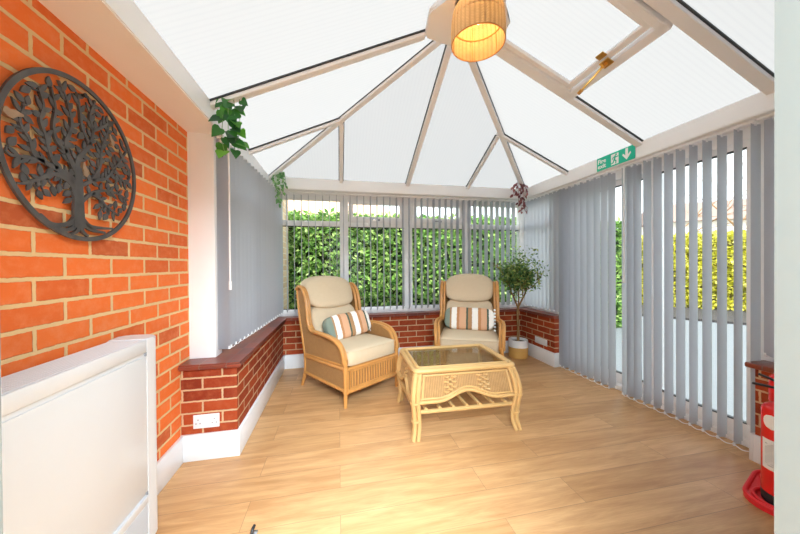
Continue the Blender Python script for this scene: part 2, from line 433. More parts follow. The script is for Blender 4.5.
def tile_mat():
    m, nt, out = newmat('quarry_tile'); L = nt.links
    uv = N(nt, 'UVMap', uv_map='UVMap')
    bt = N(nt, 'TexBrick', offset=0, offset_frequency=1)
    for k, v in {'Scale':1,'Brick Width':.16,'Row Height':.16,'Mortar Size':.003,'Mortar Smooth':.2,'Bias':-.1}.items(): bt.inputs[k].default_value = v
    bt.inputs['Color1'].default_value = (.34,.075,.04,1); bt.inputs['Color2'].default_value = (.17,.055,.045,1); bt.inputs['Mortar'].default_value = (.25,.15,.11,1)
    mp = N(nt, 'Mapping'); mp.inputs['Location'].default_value = (.09,.05,0); L.new(uv.outputs[0], mp.inputs[0])
    L.new(mp.outputs[0], bt.inputs['Vector'])
    no = N(nt, 'TexNoise'); no.inputs['Scale'].default_value = 20; L.new(uv.outputs[0], no.inputs['Vector'])
    mx = N(nt, 'Mix', data_type='RGBA', blend_type='MULTIPLY'); mx.inputs['Factor'].default_value = .35
    L.new(bt.outputs['Color'], mx.inputs['A']); L.new(no.outputs['Color'], mx.inputs['B'])
    b = N(nt, 'BsdfPrincipled'); b.inputs['Roughness'].default_value = .32; L.new(mx.outputs['Result'], b.inputs['Base Color'])
    L.new(b.outputs[0], out.inputs[0]); return m
M['tile'] = tile_mat()

def stripes_mat():
    m, nt, out = newmat('striped_weave'); L = nt.links
    tc = N(nt, 'TexCoord'); sp = N(nt, 'SeparateXYZ'); L.new(tc.outputs['Object'], sp.inputs[0])
    mr = N(nt, 'MapRange'); mr.inputs['From Min'].default_value = -.275; mr.inputs['From Max'].default_value = .275; L.new(sp.outputs['X'], mr.inputs['Value'])
    no = N(nt, 'TexNoise'); no.inputs['Scale'].default_value = 160; L.new(tc.outputs['Object'], no.inputs['Vector'])
    jit = N(nt, 'Math', operation='MULTIPLY_ADD'); jit.inputs[1].default_value = .03; L.new(no.outputs['Fac'], jit.inputs[0])
    sb = N(nt, 'Math', operation='SUBTRACT'); sb.inputs[1].default_value = .015; L.new(mr.outputs[0], sb.inputs[0]); L.new(sb.outputs[0], jit.inputs[2])
    rp = N(nt, 'ValToRGB'); rp.color_ramp.interpolation = 'CONSTANT'
    g, br, wh, ru, pe, dg = (.22,.26,.21), (.42,.24,.12), (.86,.82,.76), (.50,.24,.11), (.66,.38,.23), (.09,.12,.09)
    st = [(0,g),(.10,br),(.135,wh),(.245,ru),(.30,pe),(.44,dg),(.48,br),(.56,wh),(.68,ru),(.745,pe),(.86,dg),(.90,wh)]
    e = rp.color_ramp.elements; e[0].position = 0; e[0].color = c4(st[0][1]); e[1].position = st[1][0]; e[1].color = c4(st[1][1])
    for p, c in st[2:]: x = e.new(p); x.color = c4(c)
    L.new(jit.outputs[0], rp.inputs[0])
    b = N(nt, 'BsdfPrincipled'); b.inputs['Roughness'].default_value = .95; b.inputs['Specular IOR Level'].default_value = .1
    L.new(rp.outputs[0], b.inputs['Base Color'])
    n2 = N(nt, 'TexNoise'); n2.inputs['Scale'].default_value = 120; L.new(tc.outputs['Object'], n2.inputs['Vector'])
    bp = N(nt, 'Bump'); bp.inputs['Strength'].default_value = .7; bp.inputs['Distance'].default_value = .004; L.new(n2.outputs['Fac'], bp.inputs['Height']); L.new(bp.outputs['Normal'], b.inputs['Normal'])
    L.new(b.outputs[0], out.inputs[0]); return m
M['stripes'] = stripes_mat()

# ------------------------------------------------------------------ room numbers (metres)
XW, XL, XR, YB = -1.01, -.675, 2.60, 3.88      # brick wall, dwarf wall faces
YP, YR, YQ = 2.18, 3.205, 1.40                 # left pier face, door opening
ZS, ZB, ZT = .63, 2.19, 2.33                   # sill top, eaves beam bottom/top
XE, XF, YE = -.79, 2.568, 3.76                 # eaves beam inner faces
YJ = .35                                       # doorway wall, room side
SL, SB = .45, .47                              # roof slopes

# ---- floor and ground
bm = bmesh.new(); box(bm, (-1.25, -3.2, -.12), (2.86, 4.13, 0)); struct('floor', bm, M['floor'], 'light oak laminate plank floor of the conservatory', 'floor')
bm = bmesh.new(); box(bm, (-30, -12, -.40), (45, 45, -.16)); struct('ground', bm, M['grass'], 'bare ground outside the conservatory', 'ground')
bm = bmesh.new(); prism(bm, [(2.9,-2),(2.9,9.5),(5.6,9.5),(8.2,7.0),(10.6,3.9),(13.5,.2),(13.5,-2)], lambda a,b,h: (a,b,h), -.16, -.10)
struct('patio', bm, M['paving'], 'pale blue-grey paved patio outside the sliding door', 'patio')

# ---- brick walls
sbox('wall_left', (XW-.22, YJ, 0), (XW, 2.30, 2.24), M['brick_left'], 'orange-red brick house wall with pale mortar on the left', 'wall')
sbox('wall_dwarf_left', (XL-.25-.09, YP, 0), (XL, 4.13, ZS-.035), M['brick_dwarf'], 'low red brick wall under the left blind', 'wall')
sbox('wall_dwarf_back', (XL, YB, 0), (XR, YB+.25, ZS-.035), M['brick_dwarf'], 'low red brick wall under the back windows', 'wall')
sbox('wall_dwarf_right', (XR, YR, 0), (XR+.25, YB+.25, ZS-.035), M['brick_dwarf'], 'low red brick wall in the corner behind the potted tree', 'wall')
sbox('wall_dwarf_near', (XR, YJ, 0), (XR+.25, YQ, ZS-.035), M['brick_dwarf'], 'low red brick wall behind the fire extinguishers', 'wall')
# tile sills
o = .035
bm = bmesh.new()
prism(bm, [(XL+o,YP-o),(XL+o,YB-o),(XR-o,YB-o),(XR-o,YR-o),(XR+.17,YR-o),(XR+.17,YB+.10),(XL-.2,YB+.10),(XL-.2,YP+.2),(XW-.02,YP+.2),(XW-.02,YP-o)], lambda a,b,h:(a,b,h), ZS-.035, ZS)
bmesh.ops.bevel(bm, geom=[e for e in bm.edges if abs(e.verts[0].co.z-e.verts[1].co.z)<1e-5], offset=.01, segments=3, affect='EDGES')
struct('trim_sill', bm, M['tile'], 'dark red quarry tile sill running along the low brick wall', 'sill')
sbox('trim_sill_near', (XR-o, YJ, ZS-.035), (XR+.17, YQ+o, ZS), M['tile'], 'dark red tile sill on the low wall above the fire extinguishers', 'sill', .01)
# baseboards
def skirt(name, lo, hi, label):
    sbox(name, lo, hi, M['white_paint'], label, 'baseboard', .004)
t = .02; hs = .172
skirt('baseboard_left', (XW, YJ, 0), (XW+t, YP-t, hs), 'white skirting board below the orange brick wall')
skirt('baseboard_left_pier', (XW, YP-t, 0), (XL+t, YP, hs), 'white skirting board below the double socket')
skirt('baseboard_left_dwarf', (XL, YP, 0), (XL+t, YB, hs), 'white skirting board below the left blind')
skirt('baseboard_back', (XL, YB-t, 0), (XR, YB, hs), 'white skirting board behind the armchairs')
skirt('baseboard_right', (XR-t, YR-t, 0), (XR, YB-t, hs), 'white skirting board beside the potted tree')
skirt('baseboard_right_return', (XR, YR-t, 0), (XR+.12, YR, hs), 'short white skirting return beside the door blind')
skirt('baseboard_near', (XR-t, YJ, 0), (XR, YQ, hs), 'white skirting board behind the fire extinguishers')
skirt('baseboard_near_return', (XR-t, YQ, 0), (XR+.12, YQ+t, hs), 'short white skirting return at the near side of the door')

# ---- post and eaves beams
bm = bmesh.new(); box(bm, (XW-.1, 2.30, ZS), (-.845, 2.42, ZB+.02), .004)
struct('trim_post', bm, M['upvc'], 'white post between the brick wall and the left blind', 'post')
def eaves(name, a, b, inward, label, deep):
    """beam with a sloped top along a-b; inward: unit vector into the room"""
    a, b, n = Vector(a), Vector(b), Vector(inward)
    bm = bmesh.new()
    prof = [(0, ZB), (0, ZT), (-deep, ZT-deep*.45), (-deep, ZB)]
    A = [bm.verts.new(a+n*d+Vector((0,0,z))) for d, z in prof]; B = [bm.verts.new(b+n*d+Vector((0,0,z))) for d, z in prof]
    bm.faces.new(A); bm.faces.new(B[::-1])
    for i in range(4): bm.faces.new((A[i], B[i], B[(i+1)%4], A[(i+1)%4]))
    bmesh.ops.bevel(bm, geom=[e for e in bm.edges], offset=.006, segments=2, affect='EDGES')
    struct(name, bm, M['upvc'], label, 'beam')
eaves('trim_beam_left', (XE, YJ, 0), (XE, YE+.2, 0), (1,0,0), 'white box beam above the brick wall and left blind', .24)
eaves('trim_beam_back', (XE, YE, 0), (XF, YE, 0), (0,-1,0), 'white eaves beam above the back windows', .24)
eaves('trim_beam_right', (XF, YJ, 0), (XF, YE+.2, 0), (-1,0,0), 'white eaves beam above the sliding door', .24)

# ---- windows
def ubar(name, lo, hi, p, mat='upvc'):
    bm = bmesh.new(); box(bm, lo, hi, .006, 2); return obj(name, bm, M[mat], p)
w = struct_empty('window_back', 'white framed back window of four bays looking on a hedge', 'window')
Y0, Y1 = 3.965, 4.03
ubar('frame', (-.90, Y0, ZS), (XR+.2, Y1, ZS+.085), w); ubar('frame', (-.90, Y0, 2.11), (XR+.2, Y1, 2.20), w)
mull = [-.83, .075, .935, 1.80, 2.70]
for x in mull:
    hw = .055 if x < 2.6 else .08
    ubar('mullion', (x-hw, Y0-.02, ZS+.05), (x+hw, Y1, 2.19), w)
for i in range(4):
    a, b = mull[i]+.055, mull[i+1]-.055
    ubar('transom', (a-.01, Y0, 1.775), (b+.01, Y1, 1.845), w)
    bm = bmesh.new(); box(bm, (a-.01, Y0+.03, ZS+.08), (b+.01, Y0+.036, 2.15)); obj('pane', bm, M['glass'], w)
    if i in (1, 2):      # top hung opening lights
        z0, z1 = 1.835, 2.13
        bm = bmesh.new(); yl, yh = Y0-.022, Y0+.012
        box(bm, (a+.005, yl, z0), (b-.005, yh, z0+.075), .005); box(bm, (a+.005, yl, z1-.06), (b-.005, yh, z1), .005)
        box(bm, (a+.005, yl+.001, z0+.072), (a+.065, yh-.001, z1-.057), .005); box(bm, (b-.065, yl+.001, z0+.072), (b-.005, yh-.001, z1-.057), .005)
        s = obj('sash', bm, M['upvc'], w)
        bm = bmesh.new(); cx = (a+b)/2+.02; box(bm, (cx-.02, yl-.012, z0+.022), (cx+.02, yl, z0+.046), .003); box(bm, (cx-.085, yl-.026, z0+.028), (cx+.012, yl-.012, z0+.042), .004)
        obj('handle', bm, M['chrome'], s)
    bm = bmesh.new(); box(bm, (a, Y0+.004, 1.765), (b, Y0+.02, 1.776)); box(bm, (a, Y0+.004, ZS+.084), (b, Y0+.02, ZS+.09)); obj('gasket', bm, M['gasket'], w)
def side_window(name, label, x0, x1, ya, yb, mids, z0=ZS):
    w = struct_empty(name, label, 'window')
    ubar('frame', (x0, ya, z0), (x1, yb, z0+.085), w); ubar('frame', (x0, ya, 2.11), (x1, yb, 2.20), w)
    for y in [ya+.035]+mids+[yb-.035]: ubar('mullion', (x0, y-.04, z0+.05), (x1, y+.04, 2.19), w)
    ubar('transom', (x0, ya, 1.775), (x1, yb, 1.845), w)
    bm = bmesh.new(); box(bm, (x0+.03, ya, z0+.05), (x0+.036, yb, 2.15)); obj('pane', bm, M['glass'], w)
    return w
side_window('window_left', 'white framed window hidden behind the shut left blind', -.975, -.91, 2.42, 3.965, [3.2])
side_window('window_right', 'white framed window behind the shut blind beside the potted tree', 2.715, 2.78, 3.235, 3.965, [])
side_window('window_near', 'white framed window behind the last blind by the doorway', 2.715, 2.78, .36, 1.36, [])
# sliding patio door
d = struct_empty('door_patio', 'white framed sliding glass patio door behind the grey vertical blinds', 'door')
x0, x1 = 2.735, 2.83
ubar('frame', (x0, YQ-.04, 0), (x1, YR+.03, .05), d); ubar('frame', (x0, YQ-.04, 2.11), (x1, YR+.03, 2.2), d)
ubar('frame', (x0-.01, YQ-.04, 0), (x1, YQ+.05, 2.2), d); ubar('frame', (x0-.01, YR-.05, 0), (x1, YR+.03, 2.2), d)
ym = 2.14
for (a, b, xa) in ((YQ+.05, ym+.04, 2.745), (ym-.04, YR-.05, 2.79)):
    bm = bmesh.new(); xb = xa+.042
    box(bm, (xa, a, .05), (xb, b, .155), .005); box(bm, (xa, a, 2.06), (xb, b, 2.12), .005)
    box(bm, (xa+.001, a, .152), (xb-.001, a+.075, 2.063), .005); box(bm, (xa+.001, b-.075, .152), (xb-.001, b, 2.063), .005)
    s = obj('sash', bm, M['upvc'], d)
    bm = bmesh.new(); box(bm, (xa+.018, a+.05, .13), (xa+.024, b-.05, 2.09)); obj('pane', bm, M['glass'], s)
    bm = bmesh.new()
    box(bm, (xa-.002, a+.07, .154), (xa+.03, b-.07, .162)); box(bm, (xa-.002, a+.07, 2.053), (xa+.03, b-.07, 2.061)); obj('gasket', bm, M['gasket'], s)
bm = bmesh.new(); box(bm, (2.725, ym-.015, .95), (2.745, ym+.015, 1.18), .005); tube(bm, [(2.735, ym, .98), (2.70, ym, 1.0), (2.70, ym, 1.13), (2.735, ym, 1.15)], .009); obj('door_handle', bm, M['upvc'], d)

# ---- doorway wall at the camera and the room it opens from
bm = bmesh.new()
box(bm, (-1.25, YJ-.12, 0), (-.312, YJ, 3.35)); box(bm, (.692, YJ-.12, 0), (2.86, YJ, 3.35)); box(bm, (-.312, YJ-.12, 2.12), (.692, YJ, 3.35))
struct('wall_front', bm, M['jamb'], 'pale grey-green wall with the open doorway into the conservatory', 'wall')
sbox('wall_house_left', (-1.37, -3.2, 0), (-1.25, YJ, 2.5), M['plaster'], 'plain plaster wall of the room behind the doorway', 'wall')
sbox('wall_house_right', (2.86, -3.2, 0), (2.98, YJ, 2.5), M['plaster'], 'plain plaster side wall of the house room', 'wall')
sbox('wall_house_rear', (-1.37, -3.32, 0), (2.98, -3.2, 2.5), M['plaster'], 'plain plaster far wall of the house room', 'wall')
sbox('ceiling_house', (-1.37, -3.32, 2.5), (2.98, YJ-.12, 2.6), M['plaster'], 'plain ceiling of the house room behind the doorway', 'ceiling')

# ---- conservatory roof
XC = .89; YH = 2.27
zL = lambda x: ZT+SL*(x-XE); zR = lambda x: ZT+SL*(XF-x); zBk = lambda y: ZT+SB*(YE-y)
ZR_ = zL(XC)
YTOP = YE-(ZR_-ZT)/SB                 # where the hip end plane reaches ridge height
ext = .24
def sheet(name, pts, udir, label):
    bm = bmesh.new(); uv = bm.loops.layers.uv.new('UVMap')
    vs = [bm.verts.new(p) for p in pts]; f = bm.faces.new(vs)
    if f.normal.z > 0: pass
    me_uv = [(Vector(p).dot(Vector(udir)), 0) for p in pts]
    for l, c in zip(f.loops, me_uv): l[uv].uv = c
    bm.normal_update()
    me = bpy.data.meshes.new(name); bm.to_mesh(me); bm.free(); me.materials.append(M['roof'])
    o = bpy.data.objects.new(name, me); C.objects.link(o); o['kind'] = 'structure'; o['label'] = label; o['category'] = 'roof'
    return o
e = ext
sheet('ceiling_left', [(XE-e,YJ-.1,zL(XE-e)),(XC,YJ-.1,ZR_),(XC,YTOP,ZR_),(XE-e,YE+e*SL/SB,zL(XE-e))], (0,1,0), 'white translucent roof panels on the left slope')
sheet('ceiling_right', [(XF+e,YJ-.1,zR(XF+e)),(XC,YJ-.1,ZR_),(XC,YTOP,ZR_),(XF+e,YE+e*SL/SB,zR(XF+e))], (0,1,0), 'white translucent roof panels on the right slope')
sheet('ceiling_back', [(XE-e,YE+e*SL/SB,zL(XE-e)),(XC,YTOP,ZR_),(XF+e,YE+e*SL/SB,zR(XF+e))], (1,0,0), 'white translucent roof panels on the back hip slope')
nL, nR_, nB = Vector((-SL,0,1)).normalized(), Vector((SL,0,1)).normalized(), Vector((0,SB,1)).normalized()
nHL, nHR = (nL+nB).normalized(), (nR_+nB).normalized()
trim_no = [0]
def rafter(p, q, up, w=.062, label='white roof bar'):
    trim_no[0] += 1
    bm = bmesh.new(); bar(bm, p, q, w*.85, .026, up, .012)
    r = struct('trim_%d' % trim_no[0], bm, M['upvc_roof'], label, 'roof bar')
    bm = bmesh.new(); bar(bm, p, q, w*.85+.016, .009, up, .003, 0); obj('gasket', bm, M['gasket'], r)
L3 = lambda x, y: (x, y, zL(x)); R3 = lambda x, y: (x, y, zR(x)); B3 = lambda x, y: (x, y, zBk(y))
hx = .60
rafter(L3(XE-.02, 2.13), L3(XC-.27, 2.10), nL, .07, 'white roof bar from the left beam up to the ridge boss')
rafter(L3(XE-.02, .95), L3(XC-.2, .95), nL, .07, 'white roof bar on the near left slope')
rafter(R3(XF+.02, 2.12), R3(XC+.27, 2.10), nR_, .07, 'white roof bar beside the roof window')
rafter(R3(XF+.02, 1.30), R3(XC+.1, 1.30), nR_, .085, 'wide white roof bar on the near right slope')
rafter(L3(XE-.02, 2.95), L3(.06, 2.95), nL, .05, 'short white roof bar joining the left beam to the left hip')
rafter(R3(XF+.02, 2.96), R3(1.71, 2.96), nR_, .05, 'short white roof bar joining the right beam to the right hip')
rafter(B3(.04, YE+.02), B3(.04, 2.99), nB, .05, 'short white roof bar joining the back beam to the left hip')
rafter(B3(1.72, YE+.02), B3(1.72, 2.99), nB, .05, 'short white roof bar joining the back beam to the right hip')
rafter(B3(.885, YE+.02), B3(.885, YTOP+.08), nB, .06, 'white centre bar of the back roof slope')
rafter((XE-.02, YE+.02, ZT-.008), (XC-.1, YTOP+.06, ZR_-.045), nHL, .062, 'white hip bar rising from the back left corner')
rafter((XF+.02, YE+.02, ZT-.008), (XC+.1, YTOP+.06, ZR_-.045), nHR, .062, 'white hip bar rising from the corner above the potted tree')
# ridge and boss
ZBO = 2.93
bm = bmesh.new()
prism(bm, [(-.15,0),(.15,0),(.13,.07),(-.13,.07)], lambda a,b,h: (XC+a,h,ZBO+b), YJ-.1, 1.80)
struct('trim_ridge', bm, M['upvc_roof'], 'white ridge beam along the roof top', 'beam')
bm = bmesh.new()
ol = [(-.155,1.70),(-.195,1.78),(-.29,1.875),(-.288,1.91),(-.262,2.085),(-.235,2.118),(-.13,2.145),(0,2.15)]
ol = ol+[(-a_, b_) for a_, b_ in ol[-2::-1]]
prism(bm, ol, lambda a,b,h: (XC+a,b,h), ZBO, ZBO+.05)
bmesh.ops.bevel(bm, geom=[e_ for e_ in bm.edges if abs(e_.verts[0].co.z-ZBO)<1e-4 and abs(e_.verts[1].co.z-ZBO)<1e-4], offset=.012, segments=2, affect='EDGES')
struct('trim_boss', bm, M['upvc_roof'], 'white ridge end boss where the roof bars meet', 'boss')
# opening roof window in the right slope
rw = struct_empty('window_roof', 'white framed opening roof window in the right slope with brass winder', 'window')
tR = Vector((-1, 0, SL)).normalized()      # up the slope
def rbar(name, xa, ya, xb, yb, w, d, mat, p, off=.012):
    bm = bmesh.new(); bar(bm, R3(xa, ya), R3(xb, yb), w, d, nR_, off, .005); return obj(name, bm, M[mat], p)
bm = bmesh.new()
for (xa, ya, xb, yb, ww) in ((1.845,2.08,1.845,1.335,.06),(1.845,2.05,1.07,2.05,.05),(1.845,1.365,1.07,1.365,.05)): bar(bm, R3(xa,ya), R3(xb,yb), ww, .05, nR_, .012, .005)
obj('frame', bm, M['upvc_roof'], rw)
bm = bmesh.new()
for (xa, ya, xb, yb, ww) in ((1.785,2.03,1.785,1.385,.045),(1.785,2.005,1.07,2.005,.04),(1.785,1.41,1.07,1.41,.04)): bar(bm, R3(xa,ya), R3(xb,yb), ww, .03, nR_, .012, .005)
obj('sash', bm, M['upvc_roof'], rw)
bm = bmesh.new()
P0 = Vector(R3(1.80, 1.685)); 
def rp(u, v, h): return P0+Vector((0,-1,0))*u+tR*v-nR_*h        # u along bar (to camera), v up slope, h below
def rbox(bm, u0,u1,v0,v1,h0,h1, bev=.003):
    vs = [bm.verts.new(rp(*c)) for c in ((u0,v0,h0),(u1,v0,h0),(u1,v1,h0),(u0,v1,h0),(u0,v0,h1),(u1,v0,h1),(u1,v1,h1),(u0,v1,h1))]
    fs = [bm.faces.new([vs[i] for i in f]) for f in ((3,2,1,0),(4,5,6,7),(0,1,5,4),(1,2,6,5),(2,3,7,6),(3,0,4,7))]
    bmesh.ops.bevel(bm, geom=list({e_ for f in fs for e_ in f.edges}), offset=bev, segments=1, affect='EDGES')
rbox(bm, -.035,.035,-.028,.028,.06,.072); rbox(bm, -.03,.03,.035,.075,.04,.05)
tube(bm, [rp(0,.0,.07), rp(0,.012,.10), rp(0,.03,.09)], .012); tube(bm, [rp(-.005,.01,.085), rp(-.05,.015,.14), rp(-.125,.02,.20)], [.009,.008,.008]); tube(bm, [rp(-.125,.02,.20), rp(-.15,.02,.22)], .013)
obj('handle', bm, M['brass'], rw)['label'] = 'brass winder handle'

# ------------------------------------------------------------------ vertical blinds
def vane_mesh(name, wd, z0, z1, mat, flare=True):
    """one vane hanging along z, its width along local x, slightly cupped; a weight pocket at the foot"""
    n = 6; verts = []; faces = []
    zs = [z0, z0+.03, z0+.031, z1-.02, z1]
    for z in zs:
        for i in range(n+1):
            u = -1+2*i/n; verts.append((u*wd/2, .006*(1-u*u)*(1.5 if z < z0+.03 else 1), z))
    for a in range(len(zs)-1):
        for i in range(n): k = a*(n+1)+i; faces.append((k, k+1, k+n+2, k+n+1))
    me = bpy.data.meshes.new(name); me.from_pydata(verts, [], faces); me.materials.append(mat)
    me.polygons.foreach_set('use_smooth', [True]*len(faces))
    return me
def blind(name, label, a, b, z0, z1, vanes, wd=.089, mat='blind', rail_w=.045):
    """a-b: head rail ends (x, y); vanes: list of (distance along, angle of the vane to the rail)"""
    a, b = Vector((a[0], a[1], 0)), Vector((b[0], b[1], 0)); t = (b-a).normalized(); L = (b-a).length
    th = math.atan2(t.y, t.x)
    root = thing(name, label, 'blind', (a.x, a.y, 0), th, 'grey vertical blinds of the conservatory')
    bm = bmesh.new(); box(bm, (-.02, -rail_w/2, z1+.008), (L+.02, rail_w/2, ZB-.001), .003)
    obj('headrail', bm, M['upvc'], root)
    me = vane_mesh('vane', wd, z0, z1, M[mat])
    bmh = bmesh.new(); box(bmh, (-.006, -.003, z1-.012), (.006, .003, z1+.016)); 
    hang = bpy.data.meshes.new('hanger'); bmh.to_mesh(hang); bmh.free(); hang.materials.append(M['upvc'])
    bms = [bmesh.new(), bmesh.new()]; wv = random.Random(3); prev = None
    for s, ang in vanes:
        ang += wv.uniform(-.05, .05)
        v = bpy.data.objects.new('vane', me); C.objects.link(v); v.parent = root; v.location = (s, 0, 0); v.rotation_euler = (0, 0, ang)
        hg = bpy.data.objects.new('hanger', hang); C.objects.link(hg); hg.parent = v
        ends = [Vector((s, 0, z0+.012))+Vector((math.cos(ang), math.sin(ang), 0))*(sd*wd*.46) for sd in (-1, 1)]
        for k in (0, 1):
            e_ = ends[k]
            if prev is not None: tube(bms[k], smooth([prev[k], (prev[k]+e_)/2-Vector((0,0,.014)), e_], 3), .0028, 5)
            tube(bms[k], [e_+Vector((0,0,-.010)), e_+Vector((0,0,.010))], .0065, 6)
        prev = ends
    for bm in bms: obj('bottom_chain', bm, M['upvc'], root)
    return root
P90 = math.pi/2
sp = .0862
# left blind (rail runs away from the camera, vanes set square to it)
vl = [(.0, -P90+.04)]+[(.035+i*sp, -P90+.10) for i in range(19)]
bl = blind('vertical_blind', 'grey vertical blind shut along the left window with white wand', (-.812, 2.335), (-.718, 3.945), ZS+.045, 2.163, vl)
bm = bmesh.new(); tube(bm, [(-.01,-.052,2.16),(-.01,-.056,1.9),(-.01,-.056,1.16)], .006, 8); tube(bm, [(-.01,-.056,1.16),(-.01,-.056,1.10)], .010, 8); obj('wand', bm, M['upvc'], bl)
vb = [(.04+i*sp, P90+.03) for i in range(37)]
blind('vertical_blind', 'grey vertical blind with open edge-on vanes across the back window', (-.66, 3.89), (2.52, 3.89), ZS+.05, 2.163, vb)
vr = [(.04+i*.075, .32) for i in range(9)]
blind('vertical_blind', 'short shut grey vertical blind behind the potted tree', (2.635, 3.84), (2.635, 3.19), ZS+.045, 2.165, vr)
vd = [(.025+i*.018, P90*.9) for i in range(2)]+[(.085+i*sp, P90+.02) for i in range(8)]
bd = blind('vertical_blind', 'grey floor-length vertical blind over the far half of the sliding door', (2.64, 3.14), (2.64, 2.37), .035, 2.163, vd)
vd2 = [(.03, P90*.62), (.07, P90*.8), (.125, P90)]+[(.125+sp*(i+1), P90) for i in range(9)]
bd2 = blind('vertical_blind', 'grey floor-length vertical blind open over the near half of the sliding door', (2.64, 2.32), (2.64, 1.435), .035, 2.163, vd2)
bm = bmesh.new(); tube(bm, [(.05,-.06,2.17),(.05,-.062,1.75),(.05,-.062,1.14)], .0055, 8); tube(bm, [(.05,-.062,1.16),(.05,-.062,1.09)], .009, 8); obj('wand', bm, M['upvc'], bd2)
vn = [(.05+i*.078, .12) for i in range(11)]
blind('vertical_blind', 'grey vertical blind shut over the near window beside the doorway', (2.64, 1.385), (2.64, .45), ZS+.045, 2.165, vn)

# ------------------------------------------------------------------ radiator
r = thing('radiator', 'tall white convector radiator on the orange brick wall', 'radiator', (XW, 1.0, .04))
H = .908; D_ = .175; ya, yb = -.52, .625
bm = bmesh.new(); box(bm, (.022, ya+.08, .0), (D_-.006, yb-.10, H-.012), .004); obj('body', bm, M['rad'], r)
for yy0, yy1, s in ((yb-.105, yb, 1), (ya, ya+.078, -1)):
    bm = bmesh.new()
    rr_ = .055; out = []
    # plan outline with one rounded front corner and the back rounded too
    yo, yi = (yy1, yy0) if s > 0 else (yy0, yy1)
    out = [(.022, yi), (.022, yo-s*.03)]
    for k in range(7):
        a = math.pi/2*k/6; out.append((.052-.03*math.cos(a), yo-s*.03+s*.03*math.sin(a)))
    for k in range(9):
        a = math.pi/2*k/8; out.append((D_-rr_+rr_*math.sin(a), yo-s*rr_+s*rr_*math.cos(a)))
    out.append((D_, yi))
    prism(bm, out, lambda a_, b_, h_: (a_, b_, h_), 0, H)
    bmesh.ops.bevel(bm, geom=[e_ for e_ in bm.edges if abs(e_.verts[0].co.z-H)<1e-5 and abs(e_.verts[1].co.z-H)<1e-5], offset=.005, segments=2, affect='EDGES')
    obj('end_cap', bm, M['rad'], r)
bm = bmesh.new(); box(bm, (D_-.008, ya+.08, .235), (D_-.001, yb-.107, H-.075), .002); box(bm, (D_-.008, ya+.08, H-.058), (D_+.001, yb-.107, H-.004), .004)
fp = obj('front_panel', bm, M['rad'], r)
for yy in (yb-.112, ya+.084):
    for zz in (H-.066, .226):
        bm = bmesh.new(); box(bm, (D_-.004, yy-.008, zz-.008), (D_+.001, yy+.004, zz+.008), .002); obj('latch', bm, M['radgrey'], fp)
bm = bmesh.new(); box(bm, (.03, ya+.085, H-.014), (D_-.012, yb-.11, H-.010))
tg = obj('grille_well', bm, M['radgrey'], r)
bm = bmesh.new()
for k in range(9):
    xx = .034+k*.0148; box(bm, (xx, ya+.084, H-.012), (xx+.0105, yb-.108, H-.003), .0015, 1)
obj('top_grille', bm, M['rad'], r)
bm = bmesh.new(); box(bm, (D_-.008, ya+.085, .015), (D_+.002, yb-.115, .222), .003); box(bm, (D_, ya+.085, .19), (D_+.007, yb-.115, .222), .005); lg = obj('lower_grille', bm, M['rad'], r)
bm = bmesh.new()
for k in range(26):
    zz = .022+k*.0062; box(bm, (D_+.001, yb-.55, zz), (D_+.0035, yb-.122, zz+.0032))
obj('mesh', bm, M['radmesh'], lg)
bm = bmesh.new(); tube(bm, [(.075, yb-.004, H-.115), (.075, yb+.022, H-.115)], .016, 14); obj('valve', bm, M['rad'], r)

